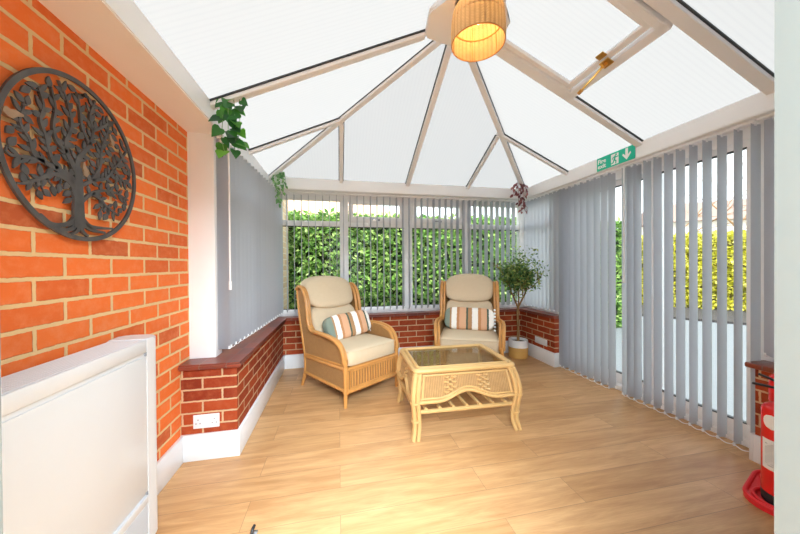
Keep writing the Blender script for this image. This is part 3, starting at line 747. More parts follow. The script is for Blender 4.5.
# ------------------------------------------------------------------ tree wall art
AC = (XW+.024, 1.405, 1.683)
art = thing('wall_art', 'round dark metal tree wall art hanging on the orange bricks', 'wall art', AC)
fa = lambda a, b, h: (h, a, b)
bm = bmesh.new()
n = 96
def ring(bm, r0, r1, h0, h1):
    vs = []
    for k in range(n):
        a = 2*math.pi*k/n; c, s = math.cos(a), math.sin(a)
        vs.append([bm.verts.new((h, r_*c, r_*s)) for r_, h in ((r0,h0),(r1,h0),(r1,h1),(r0,h1))])
    for k in range(n):
        A, B = vs[k], vs[(k+1)%n]
        for i in range(4): bm.faces.new((A[i], A[(i+1)%4], B[(i+1)%4], B[i]))
ring(bm, .295, .312, -.004, .004)
obj('ring', bm, M['steel'], art)
BR = {
'b1':[(-0.025,-0.052),(-0.024,-0.004),(0.003,0.038),(0.035,0.082),(0.051,0.147),(0.037,0.199),(0.064,0.275)],
'b2':[(-0.028,-0.053),(-0.051,-0.02),(-0.071,0.011),(-0.073,0.052),(-0.049,0.116),(-0.056,0.167),(-0.071,0.212),(-0.1,0.26)],
'b3':[(-0.029,-0.095),(-0.068,-0.072),(-0.111,-0.063),(-0.158,-0.053),(-0.194,-0.038),(-0.208,0.003),(-0.237,0.046),(-.225,.10)],
'b4':[(-0.033,-0.144),(-0.053,-0.101),(-0.09,-0.085),(-0.132,-0.087),(-0.184,-0.122),(-0.225,-0.145),(-0.25,-0.15)],
'b5':[(-0.111,-0.063),(-0.138,-0.014),(-0.155,0.044),(-0.17,0.086),(-0.159,0.14),(-0.175,0.19)],
'b6':[(-0.01,-0.16),(0.043,-0.114),(0.116,-0.084),(0.18,-0.081),(0.255,-0.096)],
'b7':[(-0.013,-0.097),(0.055,-0.058),(0.117,-0.033),(0.165,0.024),(0.218,0.091),(0.25,0.135)],
'b8':[(0.044,-0.062),(0.086,0.011),(0.095,0.087),(0.127,0.163),(0.14,0.23)],
'b9':[(-0.158,-0.053),(-0.218,-0.058),(-0.262,-0.068),(-0.282,-0.06)],
'b10':[(-0.071,0.011),(-0.109,0.038),(-0.123,0.083),(-0.115,0.15),(-.13,.22)],
'b11':[(0.051,0.147),(0.101,0.182),(0.149,0.225),(.17,.235)],
'b12':[(0.043,-0.114),(0.086,-0.128),(0.115,-0.149),(0.19,-0.181)],
'b13':[(.035,.082),(.0,.13),(-.01,.19),(-.02,.255)],
'b14':[(.165,.024),(.2,.0),(.245,-.02),(.27,.02)]}
def flat_strip(bm, pts, w0, w1, h0=-.0045, h1=.0045, n=5):
    P = smooth([(a, b, 0) for a, b in pts], n); m = len(P); rows = []
    for i in range(m):
        t_ = (P[min(i+1, m-1)]-P[max(i-1, 0)]).normalized(); s_ = Vector((-t_.y, t_.x, 0)); w_ = w0+(w1-w0)*i/(m-1)
        a, b = P[i]+s_*w_, P[i]-s_*w_
        rows.append([bm.verts.new((h, p.x, p.y)) for p, h in ((a,h0),(b,h0),(b,h1),(a,h1))])
    for A, B in zip(rows, rows[1:]):
        for i in range(4): bm.faces.new((A[i], A[(i+1)%4], B[(i+1)%4], B[i]))
    bm.faces.new(rows[0]); bm.faces.new(rows[-1][::-1]); return P
bm = bmesh.new()
flat_strip(bm, [(-.02,-.262),(-.022,-.20),(-.022,-.14),(-.022,-.09),(-.024,-.03)], .026, .016, -.005, .005)
paths = {}
for k, v in BR.items(): paths[k] = flat_strip(bm, v, .012 if k in ('b1','b2','b3','b4') else .0075, .003)
for v in ([(-.035,-.225),(-.07,-.255),(-.134,-.262),(-.175,-.235)],[(-.03,-.24),(-.065,-.275),(-.125,-.272)],[(-.01,-.24),(.04,-.263),(.11,-.268)],[(-.015,-.25),(-.005,-.275),(.02,-.292)],[(-.008,-.225),(.03,-.25),(.09,-.25),(.155,-.245)],[(-.025,-.25),(-.03,-.275),(-.06,-.292)]):
    flat_strip(bm, v, .010, .004)
obj('trunk', bm, M['steel'], art)
bm = bmesh.new(); ar = random.Random(5); placed = []
def leaf2(bm, x, y, a, ln, w):
    k_ = 7; up, dn = [], []
    for i in range(k_+1):
        u = i/k_; hw = w*math.sin(math.pi*u**.85)*(1 if u < 1 else 0); up.append((u*ln, hw)); dn.append((u*ln, -hw))
    ol = up+dn[::-1][1:-1]; ca, sa = math.cos(a), math.sin(a)
    prism(bm, [(x+p*ca-q*sa, y+p*sa+q*ca) for p, q in ol], fa, -.0025, .003)
for k, P in paths.items():
    sd = 1; acc = 0.0
    for i in range(3, len(P)):
        acc += (P[i]-P[i-1]).length
        if acc > .023 or i == len(P)-1:
            acc = 0; t_ = (P[i]-P[i-1]).normalized(); a0 = math.atan2(t_.y, t_.x)
            for s_ in ((sd,) if ar.random() < .55 else (sd, -sd)):
                ln = ar.uniform(.034, .050); a = a0+s_*ar.uniform(.6, 1.05); cx, cy = P[i].x+math.cos(a)*ln*.6, P[i].y+math.sin(a)*ln*.6
                if math.hypot(cx, cy) > .270 or any(math.hypot(cx-p, cy-q) < .021 for p, q in placed): continue
                placed.append((cx, cy)); leaf2(bm, P[i].x, P[i].y, a, ln, ar.uniform(.0065, .0092))
            sd = -sd
allp = [q for P in paths.values() for q in P]
for _ in range(2600):
    a, r_ = ar.uniform(0, 2*math.pi), .272*ar.random()**.5; x, y = r_*math.cos(a), r_*math.sin(a)
    if y < -.20 or (y < -.06 and abs(x) < .06): continue
    if any(math.hypot(x-p, y-q) < .0248 for p, q in placed): continue
    q = min(allp, key=lambda q: (q.x-x)**2+(q.y-y)**2); dq = math.hypot(q.x-x, q.y-y)
    if dq < .014 or dq > .06: continue
    an = math.atan2(y-q.y, x-q.x)+ar.uniform(-.5,.5); ln = ar.uniform(.034,.046); placed.append((x, y))
    bx, by = x-math.cos(an)*ln*.5, y-math.sin(an)*ln*.5
    leaf2(bm, bx, by, an, ln, ar.uniform(.009,.0125)); flat_strip(bm, [(q.x, q.y), ((q.x+bx)/2+ar.uniform(-.004,.004), (q.y+by)/2), (bx, by)], .0026, .002, -.003, .003, 3)
obj('leaves', bm, M['steel'], art)
bird = [(-.030,.004),(-.022,.016),(-.012,.018),(-.004,.010),(.012,.010),(.034,-.004),(.030,-.010),(.010,-.010),(-.006,-.016),(-.020,-.010)]
for (a, b, sc, ro) in ((-.262,.062,1.0,.4),(.150,.145,.8,2.2),(.006,-.03,.9,2.0)):
    bm = bmesh.new(); ca, sa = math.cos(ro)*sc, math.sin(ro)*sc
    prism(bm, [(a+p*ca-q*sa, b+p*sa+q*ca) for p, q in bird], fa, -.005, .007); obj('bird', bm, M['copper'], art)['label'] = 'small copper coloured bird'
bm = bmesh.new(); tube(bm, [(-.024,-.0,.262),(.012,-.0,.262)], .006, 10); tube(bm, [(.012,0,.262),(.016,0,.262)], .009, 10); obj('fixing', bm, M['black'], art)

# ------------------------------------------------------------------ sockets
s = thing('power_socket', 'white double power socket on the low brick pier', 'socket', (-.86, YP, .25))
bm = bmesh.new(); box(bm, (-.078, -.009, -.045), (.078, 0, .045), .004); obj('plate', bm, M['white_paint'], s)
for sx in (-1, 1):
    bm = bmesh.new(); box(bm, (sx*.012-.008, -.014, .008), (sx*.012+.008, -.008, .032), .002); obj('switch', bm, M['white_paint'], s)
    bm = bmesh.new()
    for px, pz in ((sx*.048, .012), (sx*.048-.012, -.012), (sx*.048+.012, -.012)): box(bm, (px-.0035, -.0102, pz-.004), (px+.0035, -.0085, pz+.004))
    obj('pin_holes', bm, M['radgrey'], s)
s = thing('blank_plate', 'blank white double plate on the low wall behind the tree pot', 'wall plate', (XR, 3.45, .258))
bm = bmesh.new(); box(bm, (-.009, -.118, -.042), (0, .118, .042), .004); obj('plate', bm, M['white_paint'], s)
for yy in (-.09, .09):
    bm = bmesh.new(); tube(bm, [(-.011, yy, 0), (-.007, yy, 0)], .005, 8); obj('screw', bm, M['pot_white'], s)

# ------------------------------------------------------------------ rattan armchair
def chair(name, label, loc, rz):
    """local x: sitter's left-to-right seen from the front, local y: front (0) to back, origin midway between the front feet"""
    c = thing(name, label, 'armchair', loc, rz, 'rattan armchairs')
    W = .325; rp_ = .0185
    prof_arm = [(.0,.40),(.004,.45),(.034,.525),(.10,.58),(.18,.605),(.30,.618),(.42,.618),(.52,.612),(.585,.64),(.608,.70),(.622,.80),(.642,.90),(.68,.985),(.735,1.035),(.80,1.045),(.848,1.015)]
    post = [(.848,1.015),(.835,.90),(.81,.77),(.773,.627),(.725,.45),(.69,.30),(.70,.16),(.765,0)]
    for s in (-1, 1):
        x = s*W
        bm = bmesh.new(); tube(bm, smooth([(x,0,0),(x,-.002,.2),(x,0,.41)], 4), [.0165,.019,.020], 10); obj('leg', bm, M['rattan'], c)
        bm = bmesh.new(); tube(bm, smooth([(x,a,b) for a, b in post], 5), [.017,.018,.018,.018,.017], 10); obj('leg', bm, M['rattan'], c)
        bm = bmesh.new()
        bow = lambda a, b: s*.030*max(0, math.sin(math.pi*min(1, max(0, a/.56))))*(1 if a < .56 else 0)
        tube(bm, smooth([(x+s*.016+bow(a,b),a,b) for a, b in prof_arm], 5), .0185, 10)
        q = [(a+.012 if a < .05 else a, b-.012) if i < 9 else (a+.02, b-.005) for i, (a, b) in enumerate(prof_arm)]
        tube(bm, smooth([(x-s*.018+bow(a,b),a,b) for a, b in q], 5), .0165, 10)
        obj('arm', bm, M['rattan'], c)
        # cane bindings
        for (a, b) in ((.0,.405),(.0,.335),(.0,.15)):
            bm = bmesh.new(); tube(bm, [(x, a, b-.018), (x, a, b+.018)], .0235, 12); obj('binding', bm, M['rattan'], c)
        # wicker side: arm and wing
        ol = [tuple(p[1:]) for p in smooth([(0,a,b) for a, b in prof_arm], 4)]+[(.835,.90),(.81,.77),(.773,.627),(.725,.45),(.695,.335),(.0,.335)]
        bm = bmesh.new(); prism(bm, ol, lambda a, b, h: (h, a, b), x-.006, x+.006)
        env = [p for p in smooth([(0,a,b) for a, b in prof_arm], 8)]
        k_ = 0
        while .012+k_*.0135 < .80:
            sy = .012+k_*.0135; k_ += 1
            top = max([e1.z+(e2.z-e1.z)*(sy-e1.y)/(e2.y-e1.y) for e1, e2 in zip(env, env[1:]) if min(e1.y, e2.y) <= sy <= max(e1.y, e2.y) and abs(e2.y-e1.y) > 1e-6] or [0])
            bot = .34 if sy < .69 else .34+(sy-.69)*3.4
            if top-bot > .02: tube(bm, [(x, sy, bot), (x, sy, top-.012)], .0085, 6)
        obj('side_panel', bm, M['wicker'], c)
        bm = bmesh.new(); prism(bm, [(0,.155),(0,.33),(.69,.33),(.70,.155)], lambda a, b, h: (h, a, b), x-.005, x+.005)
        for k_ in range(51): tube(bm, [(x, .012+k_*.0135, .16), (x, .012+k_*.0135, .33)], .0085, 6)
        obj('side_panel', bm, M['wicker'], c)
        bm = bmesh.new(); tube(bm, [(x+s*.006,0,.345),(x+s*.006,.695,.325)], .0165, 9); tube(bm, [(x+s*.004,0,.15),(x+s*.004,.70,.155)], .0165, 9); tube(bm, [(x+s*.008,.02,.372),(x+s*.008,.70,.35)], .009, 8)
        obj('side_rail', bm, M['rattan'], c)
    bm = bmesh.new()
    tube(bm, [(-W,0,.335),(W,0,.335)], .020, 10); tube(bm, [(-W,-.004,.135),(W,-.004,.135)], .0185, 10)
    obj('front_rail', bm, M['rattan'], c)
    bm = bmesh.new(); box(bm, (-W+.015,.002,.13), (W-.015,.010,.34)); fp_ = obj('front_panel', bm, M['wicker'], c)
    bm = bmesh.new()
    for k in range(16):
        x = -W+.075+k*(2*W-.15)/15; tube(bm, [(x,-.003,.165),(x,-.003,.305)], .008, 7)
    obj('canes', bm, M['rattan'], fp_)
    bm = bmesh.new()
    tube(bm, [(-W+.05,-.006,.158),(-W+.05,-.006,.312),(W-.05,-.006,.312),(W-.05,-.006,.158)], .0085, 8, closed=True); tube(bm, [(-W+.026,-.005,.15),(-W+.026,-.005,.32)], .009, 8); tube(bm, [(W-.026,-.005,.15),(W-.026,-.005,.32)], .009, 8)
    obj('edging', bm, M['rattan'], fp_)
    # back panel
    bp_ = [(.695,.30),(.73,.45),(.775,.627),(.812,.77),(.837,.90),(.848,1.0)]
    bm = bmesh.new(); rows = []
    sm = smooth([(0,a,b) for a, b in bp_], 4)
    for p in sm:
        rows.append([bm.verts.new((W*(-1+2*i/10), p.y+.018*(1-(-1+2*i/10)**2), p.z+(.055*(1-(-1+2*i/10)**2) if p is sm[-1] else 0))) for i in range(11)])
    for A, B in zip(rows, rows[1:]):
        for i in range(10): bm.faces.new((A[i], A[i+1], B[i+1], B[i]))
    ex_ = bmesh.ops.extrude_face_region(bm, geom=bm.faces[:]); bmesh.ops.translate(bm, vec=(0,.010,0), verts=[v for v in ex_['geom'] if isinstance(v, bmesh.types.BMVert)])
    obj('back_panel', bm, M['wicker'], c)
    bm = bmesh.new(); tube(bm, smooth([(-W,.85,1.015),(-W*.6,.872,1.06),(0,.88,1.078),(W*.6,.872,1.06),(W,.85,1.015)], 6), .017, 10)
    tube(bm, [(-W,.695,.315),(W,.695,.315)], .017, 9); tube(bm, [(-W,.70,.155),(W,.70,.155)], .016, 9)
    obj('back_rail', bm, M['rattan'], c)
    bm = bmesh.new(); box(bm, (-W+.02,.01,.338), (W-.02,.69,.352)); obj('seat_deck', bm, M['wicker'], c)
    # cushions
    bm = bmesh.new(); superell(bm, (0,.285,.430), (.302,.315,.077), .30, .16, 56, 16, lambda p: (p.x, p.y, p.z+(.014*(1-(p.x/.302)**2)*(1-(p.y/.315)**2) if p.z > 0 else 0)))
    sc_ = obj('seat_cushion', bm, M['cushion'], c, 60)
    bm = bmesh.new()
    for zz in (.372, .488): 
        P = []
        for j in range(64):
            th = 2*math.pi*j/64; sg = lambda v, e: math.copysign(abs(v)**e, v)
            P.append((.301*sg(math.cos(th),.16), .285+.314*sg(math.sin(th),.16), zz))
        tube(bm, P, .0045, 6, closed=True)
    obj('piping', bm, M['cushion'], sc_)
    lean = lambda z: .50+(z-.49)*.42       # front of the back cushion at height z (middle)
    def wback(p):
        z = .655+p.z; return (p.x, lean(z)+.085+p.y, p.z)
    bm = bmesh.new(); superell(bm, (0,0,.655), (.285,.085,.185), .45, .35, 48, 20, wback); obj('back_cushion', bm, M['cushion'], c, 60)
    def whead(p):
        x, y, z = p.x, p.y, p.z
        zz = z+.045*(1-(x/.30)**2)*(1 if z > 0 else -.55)*min(1, abs(z)/.06)
        Z = .965+zz; return (x*(1.0 if z > -.05 else .985), lean(Z)+.075+y*(1.0+.25*(1-(x/.3)**2)), zz)
    bm = bmesh.new(); superell(bm, (0,0,.965), (.298,.098,.142), .5, .33, 56, 22, whead); obj('head_cushion', bm, M['cushion'], c, 60)
    return c
c1 = chair('armchair', 'rattan armchair standing at an angle in the back left corner by the shut blind', ((.056+.591)/2-.005, (2.686+3.06)/2, 0), math.atan2(.573,.82))
c2 = dup(c1, 'rattan armchair facing the room behind the glass topped table, next to the potted tree')
a2 = R(-25); c2.location = (1.318, 2.875, 0); c2.rotation_euler = (0, 0, a2)
# lumbar cushions
def lumbar(name, label, parentloc, rz):
    c = thing(name, label, 'cushion', (0,0,0), 0, 'striped lumbar cushions')
    bm = bmesh.new(); superell(bm, (0,0,0), (.280,.072,.130), .55, .42, 56, 24, lambda p: (p.x*(1+.05*abs(p.z)/.122), p.y, p.z*(1+.06*abs(p.x)/.275)))
    obj('cover', bm, M['stripes'], c, 70)
    bm = bmesh.new()
    for s in (1,):
        for k in range(7):
            z = -.118+k*.0393; superell(bm, (s*.290,0,z), (.013,.010,.013), 1, 1, 8, 6)
    obj('tassels', bm, M['sign_white'], c)
    return c
def place_cushion(c, ch, lx, ly, lz, tilt, roll=0):
    m = Matrix.Translation(ch.location) @ Matrix.Rotation(ch.rotation_euler.z, 4, 'Z') @ Matrix.Translation((lx, ly, lz)) @ Matrix.Rotation(tilt, 4, 'X') @ Matrix.Rotation(roll, 4, 'Y')
    c.location = m.to_translation(); c.rotation_euler = m.to_euler()
l1 = lumbar('lumbar_cushion', 'striped lumbar cushion on the armchair in the back left corner', None, 0)
place_cushion(l1, c1, .03, .435, .628, R(-20), R(-3))
l2 = dup(l1, 'striped lumbar cushion on the armchair next to the potted tree')
place_cushion(l2, c2, 0, .435, .628, R(-20), R(1))

# ------------------------------------------------------------------ rattan coffee table
tb = thing('coffee_table', 'pale rattan coffee table with a glass top and slatted lower shelf', 'coffee table', (.945, 2.385, 0), R(-1.6))
hx, hy, zt_ = .392, .285, .485
leg_prof = [(0.0,zt_-.01),(.018,.455),(.040,.40),(.056,.34),(.058,.28),(.046,.20),(.036,.13),(.038,.07),(.062,0.0)]   # outward offset, z
for sx in (-1, 1):
    for sy in (-1, 1):
        bm = bmesh.new()
        for d in (0, 1):
            pts = [(sx*(hx-.012+o_*.62-(.033 if d else 0)), sy*(hy-.012+o_), z) for o_, z in leg_prof]
            tube(bm, smooth(pts, 5), [.0165,.0165,.016,.0155,.0145], 10)
        pts = [(sx*(hx-.012+o_*.62), sy*(hy-.012+o_-.030), z) for o_, z in leg_prof]
        tube(bm, smooth(pts, 5), [.016,.016,.0155,.015,.014], 10)
        lg = obj('leg', bm, M['rattan_pale'], tb)
        for o_, z in ((.058,.275),(.037,.135),(.012,.462)):
            bm = bmesh.new(); cx, cy = sx*(hx-.022+o_*.62), sy*(hy-.022+o_); tube(bm, [(cx,cy,z-.008),(cx,cy,z+.008)], .0345, 12)
            obj('binding', bm, M['rattan_pale'], lg)
bm = bmesh.new()
for rr2, dz, e_ in ((.020,0,0),(.013,.012,-.030)):
    x_, y_ = hx+e_, hy+e_
    ol = []
    for (cx, cy, a0) in ((x_-.03,y_-.03,0),(-x_+.03,y_-.03,90),(-x_+.03,-y_+.03,180),(x_-.03,-y_+.03,270)):
        for k in range(5): a = R(a0+k*22.5); ol.append((cx+.03*math.cos(a), cy+.03*math.sin(a), zt_+dz))
    tube(bm, ol, rr2, 10, closed=True)
obj('top_frame', bm, M['rattan_pale'], tb)
bm = bmesh.new(); box(bm, (-hx+.028,-hy+.028,zt_+.008), (hx-.028,hy-.028,zt_+.014), .002, 1); obj('glass_top', bm, M['tglass'], tb)['label'] = 'clear glass top'
def apron(bm_panel, bm_pole, bm_weave, half, out0, axis, sgn):
    """sloping wicker apron; axis 0: runs along x at y=sgn*out0"""
    nn = 28; rows = []
    zb_ = lambda u: .275+.062*(.5+.5*math.cos(math.pi*min(1, abs(u)/.62)))
    def P(u, z, extra=0):
        f_ = (zt_-.02-z)/(zt_-.02-.28); o_ = .054*f_**.8 if f_ > 0 else 0
        k = half+(o_*.62 if axis == 0 else o_); s = out0-.012+(o_ if axis == 0 else .62*o_)+extra
        return Vector((u*k, sgn*s, z)) if axis == 0 else Vector((sgn*s, u*k, z))
    nv = 8; grid = []
    for j in range(nv+1):
        row = []
        for i in range(nn+1):
            u = -1+2*i/nn; z = zt_-.02+(zb_(u)-(zt_-.02))*j/nv; row.append(bm_panel.verts.new(P(u, z)))
        grid.append(row)
    grid2 = [[bm_panel.verts.new(v.co+(Vector((0,-sgn*.008,0)) if axis == 0 else Vector((-sgn*.008,0,0)))) for v in row] for row in grid]
    for j in range(nv):
        for i in range(nn):
            bm_panel.faces.new((grid[j][i], grid[j][i+1], grid[j+1][i+1], grid[j+1][i])); bm_panel.faces.new((grid2[j][i], grid2[j+1][i], grid2[j+1][i+1], grid2[j][i+1]))
    tube(bm_pole, [P(-1+2*i/24, zb_(-1+2*i/24), .004) for i in range(25)], .0135, 9)
    tube(bm_pole, [P(-.96+1.92*i/24, zb_(-1+2*i/24)+.022, .005) for i in range(25)], .0075, 7)
    tube(bm_pole, [P(-.96+1.92*i/24, zt_-.035, .006) for i in range(25)], .0085, 7)
    for s_ in (-1, 1): tube(bm_pole, [P(s_*.93, zt_-.03+(.29-zt_+.03)*i/5, .005) for i in range(6)], .009, 7)
    ns_ = int(2*half/.0125)
    for i in range(1, ns_):
        u = -.92+1.84*i/ns_; tube(bm_panel, [P(u, zt_-.03+(zb_(u)+.015-zt_+.03)*q/4, -.002) for q in range(5)], .006, 6)
    # basket-weave blocks
    for bi, cu in enumerate((-.36, .36) if axis == 0 else (0,)):
        bw_ = bm_weave[bi]
        for q in range(9):
            z = zt_-.052-q*.0165
            if z < zb_(cu)+.03: break
            for w_ in range(3):
                if (q+w_) % 2: continue
                u0 = cu+(-.17+w_*.115)*(.39/half)*.62; u1 = u0+.115*(.39/half)*.62
                p0, p1 = P(u0, z, .0), P(u1, z, .0); mid = P((u0+u1)/2, z, .015 if axis == 0 else .008)
                tube(bw_, smooth([p0, mid, p1], 4), .009, 7, flat=.8)
for axis, half, out0 in ((0, hx-.045, hy), (1, hy-.045, hx)):
    for sgn in (-1, 1):
        bm1, bm2, bm3 = bmesh.new(), bmesh.new(), [bmesh.new() for _ in range(2 if axis == 0 else 1)]
        apron(bm1, bm2, bm3, half, out0, axis, sgn)
        ap = obj('apron', bm1, M['wicker_pale'], tb); obj('edge_pole', bm2, M['rattan_pale'], ap)
        for b_ in bm3: obj('woven_band', b_, M['rattan_pale'], ap)
zs_ = .195
bm = bmesh.new()
for sy in (-1, 1): tube(bm, [(-hx-.004, sy*(hy+.018), zs_), (hx+.004, sy*(hy+.018), zs_)], .0155, 9)
for sx in (-1, 1): tube(bm, [(sx*(hx+.006), -hy-.02, zs_+.012), (sx*(hx+.006), hy+.02, zs_+.012)], .0155, 9)
obj('stretcher', bm, M['rattan_pale'], tb)
for k in range(7):
    x = -hx+.075+k*(2*hx-.15)/6
    bm = bmesh.new(); tube(bm, [(x, -hy-.018, zs_+.014), (x, hy+.018, zs_+.014)], .0135, 8); obj('slat', bm, M['rattan_pale'], tb)

# ------------------------------------------------------------------ plants
def leaf_geo(verts, faces, p, d, nrm, ln, wd, shape='oval', fold=.25):
    """adds one folded leaf: base p, direction d, face normal nrm"""
    d = d.normalized(); s = d.cross(nrm)
    if s.length < 1e-4: s = d.orthogonal()
    s.normalize(); n_ = s.cross(d).normalized(); k = len(verts)
    if shape == 'diamond':
        q = [(0,0,0),(.5,.5,fold),(1,0,-.12),(.5,-.5,fold)]
        verts.extend([tuple(p+d*(ln*a)+s*(wd*b)+n_*(wd*c)) for a, b, c in q]); faces.append((k,k+1,k+2,k+3)); return
    if shape == 'oval': prof = [(0,.0),(.2,.34),(.5,.5),(.8,.30),(1,0)]
    else: prof = [(-.02,.0),(-.10,.26),(.02,.48),(.28,.50),(.62,.28),(1.0,0)]   # heart
    m = len(prof); mid = []
    for a, b in prof: mid.append((max(a, 0), 0, -.10*max(a, 0)**2))
    for a, b, c in mid: verts.append(tuple(p+d*(ln*a)+n_*(ln*c)))
    for sg in (1, -1):
        k2 = len(verts)
        for (a, b) in prof: verts.append(tuple(p+d*(ln*a)+s*(wd*b*sg)+n_*(wd*b*fold-ln*.10*max(a,0)**2)))
        for i in range(m-1):
            f = (k+i, k+i+1, k2+i+1, k2+i) if sg > 0 else (k+i, k2+i, k2+i+1, k+i+1)
            faces.append(f)
def rv(r_, s=1): return Vector((r_.uniform(-1,1), r_.uniform(-1,1), r_.uniform(-1,1)))*s

# potted tree
pt = thing('potted_tree', 'small olive-like tree in a white and ochre pot in the back right corner', 'potted plant', (2.40, 3.66, 0))
pr_ = random.Random(11)
bm = bmesh.new(); lathe(bm, [(0,.0),(.108,.0),(.118,.006),(.124,.03),(.126,.10),(.126,.148)], 40)
pot = obj('pot', bm, M['pot_gold'], pt)
bm = bmesh.new(); lathe(bm, [(.1262,.148),(.126,.235),(.122,.246),(.113,.240),(.110,.20),(.0,.20)], 40); obj('glazed_rim', bm, M['pot_white'], pot)
bm = bmesh.new()
for zz in (.05,.085,.12): 
    tube(bm, [(.1262*math.cos(2*math.pi*k/40), .1262*math.sin(2*math.pi*k/40), zz) for k in range(40)], .0016, 5, closed=True)
obj('ridge', bm, M['pot_gold'], pot)
bm = bmesh.new(); lathe(bm, [(.0,.225),(.06,.222),(.109,.212),(.109,.19),(0,.19)], 24); obj('compost', bm, M['soil'], pt)
bm = bmesh.new(); V = Vector
trunk = smooth([(0,0,.20),(.004,.004,.40),(-.006,0,.58),(0,.002,.68)], 5); tube(bm, trunk, [.020,.017,.016,.017], 9)
tips = []
def branch(p, d, ln, r_, depth):
    pts = [p]; q = p.copy(); dd = d.normalized()
    for k in range(4):
        dd = (dd+rv(pr_, .16)+V((0,0,.05))).normalized(); q = q+dd*(ln/4); pts.append(q.copy())
    tube(bm, smooth(pts, 3), [r_, r_*.6], 6)
    if depth >= 2: tips.extend((x, dd) for x in pts[1:])
    if depth < 4:
        for k in range(3 if depth < 3 else 2):
            b = pts[pr_.choice((2,3,4))]; nd = (dd+V((pr_.uniform(-1,.7), pr_.uniform(-1,.6)*.8, pr_.uniform(-.35,.65)))*.95); branch(b, nd, ln*pr_.uniform(.55,.78), r_*.58, depth+1)
branch(trunk[-1], V((-.42,.05,.85)), .30, .0125, 1); branch(trunk[-1], V((.20,-.30,.85)), .32, .013, 1); branch(trunk[-1]-V((0,0,.06)), V((.05,.15,1)), .36, .010, 1)
branch(V((.06,-.12,.93)), V((.25,-.80,.35)), .24, .006, 3)
obj('trunk', bm, M['bark'], pt)
vs, fs = [], []
for p, d in tips:
    for k in range(6):
        c = p+rv(pr_, .055)
        if c.z < .66 or c.x > .165 or c.x < -.25 or c.y > .14 or c.y < -.5: continue
        leaf_geo(vs, fs, c, d*.4+rv(pr_), rv(pr_)+V((0,0,1)), pr_.uniform(.035,.055), pr_.uniform(.017,.026))
for k in range(430):
    a, b = pr_.uniform(0, 2*math.pi), pr_.random()**.5; 
    p = V((-.0+.27*b*math.cos(a), -.15+.23*b*math.sin(a), 1.19)); p.z += pr_.uniform(-.30,.34)*math.sqrt(max(0,1-b*b*.9))
    if p.x > .165: continue
    leaf_geo(vs, fs, p, rv(pr_)+V((0,0,.2)), rv(pr_)+V((0,0,1)), pr_.uniform(.035,.052), pr_.uniform(.016,.025))
pyobj('foliage', vs, fs, M['leaf_tree'], pt, True)

def trailing(name, label, loc, strands, mat, shape, lsize, seed, step, stem='leaf_ivy2', upn=(0,0,1)):
    root = thing(name, label, 'hanging plant', loc); r_ = random.Random(seed); bm = bmesh.new(); vs, fs = [], []
    for st in strands:
        P = smooth(st, 8); tube(bm, P, .0022, 5); acc = 0; side = 1
        for i in range(1, len(P)):
            acc += (P[i]-P[i-1]).length
            if acc > step:
                acc = 0; t_ = (P[i]-P[i-1]).normalized()
                out = V((r_.uniform(-1,1), r_.uniform(-1,.4), r_.uniform(-.3,.2))); d = out*.8+V((0,0,-.55)); side = -side
                ln = lsize*r_.uniform(.75,1.15); b = P[i]+out*lsize*.18
                leaf_geo(vs, fs, b, d, V((r_.uniform(-.5,.9), -1.0, r_.uniform(.1,.8))), ln, ln*(.92 if shape == 'heart' else .55), shape, .22)
    obj('stem', bm, M[stem], root); pyobj('foliage', vs, fs, M[mat], root, True); return root
trailing('trailing_ivy', 'large-leaved green ivy sprig hanging at the near end of the left blind', (-.680, 2.14, 2.275),
    [[(0,0,.07),(.02,-.02,.08),(.03,-.03,-.03),(.02,-.03,-.15),(.03,-.03,-.27)],[(0,0,.08),(-.02,-.04,.05),(-.03,-.06,-.06),(-.04,-.05,-.20),(-.02,-.05,-.30)],[(0,0,.09),(.04,0,.12),(.06,-.02,.02),(.05,-.02,-.12),(.045,-.02,-.24)],[(0,0,.06),(.0,-.05,.03),(.0,-.06,-.08),(.0,-.06,-.2)]],
    'leaf_ivy', 'heart', .078, 4, .040)
trailing('trailing_ivy', 'small pale green ivy sprig hanging in the back left corner of the roof', (-.655, 3.70, 2.33),
    [[(0,0,.04),(-.03,-.02,.02),(-.04,-.03,-.12),(-.03,-.03,-.30)],[(0,0,.04),(.03,-.02,.02),(.04,-.03,-.10),(.035,-.03,-.22)],[(0,0,.05),(0,-.03,.03),(0,-.04,-.12),(-.01,-.04,-.34)],[(0,0,.04),(.05,-.02,.0),(.055,-.02,-.14)],[(0,0,.04),(-.05,-.02,0),(-.055,-.02,-.2)]],
    'leaf_ivy2', 'oval', .055, 6, .020)
trailing('trailing_plant', 'maroon leaved sprig hanging in the roof corner above the potted tree', (2.43, 3.66, 2.34),
    [[(0,0,.05),(-.06,-.02,.03),(-.11,-.03,-.06),(-.10,-.03,-.14)],[(0,0,.05),(.06,-.02,.03),(.10,-.03,-.05),(.09,-.03,-.12)],[(0,0,.05),(0,-.04,.02),(-.02,-.05,-.14),(.0,-.05,-.36)],[(0,0,.05),(.03,-.04,0),(.04,-.05,-.16),(.05,-.04,-.34)],[(0,0,.05),(-.04,-.04,0),(-.05,-.05,-.12),(-.04,-.05,-.26)],[(0,0,.05),(.0,-.05,0),(.02,-.06,-.10),(.02,-.05,-.30)]],
    'leaf_red', 'oval', .062, 8, .022, 'leaf_red')

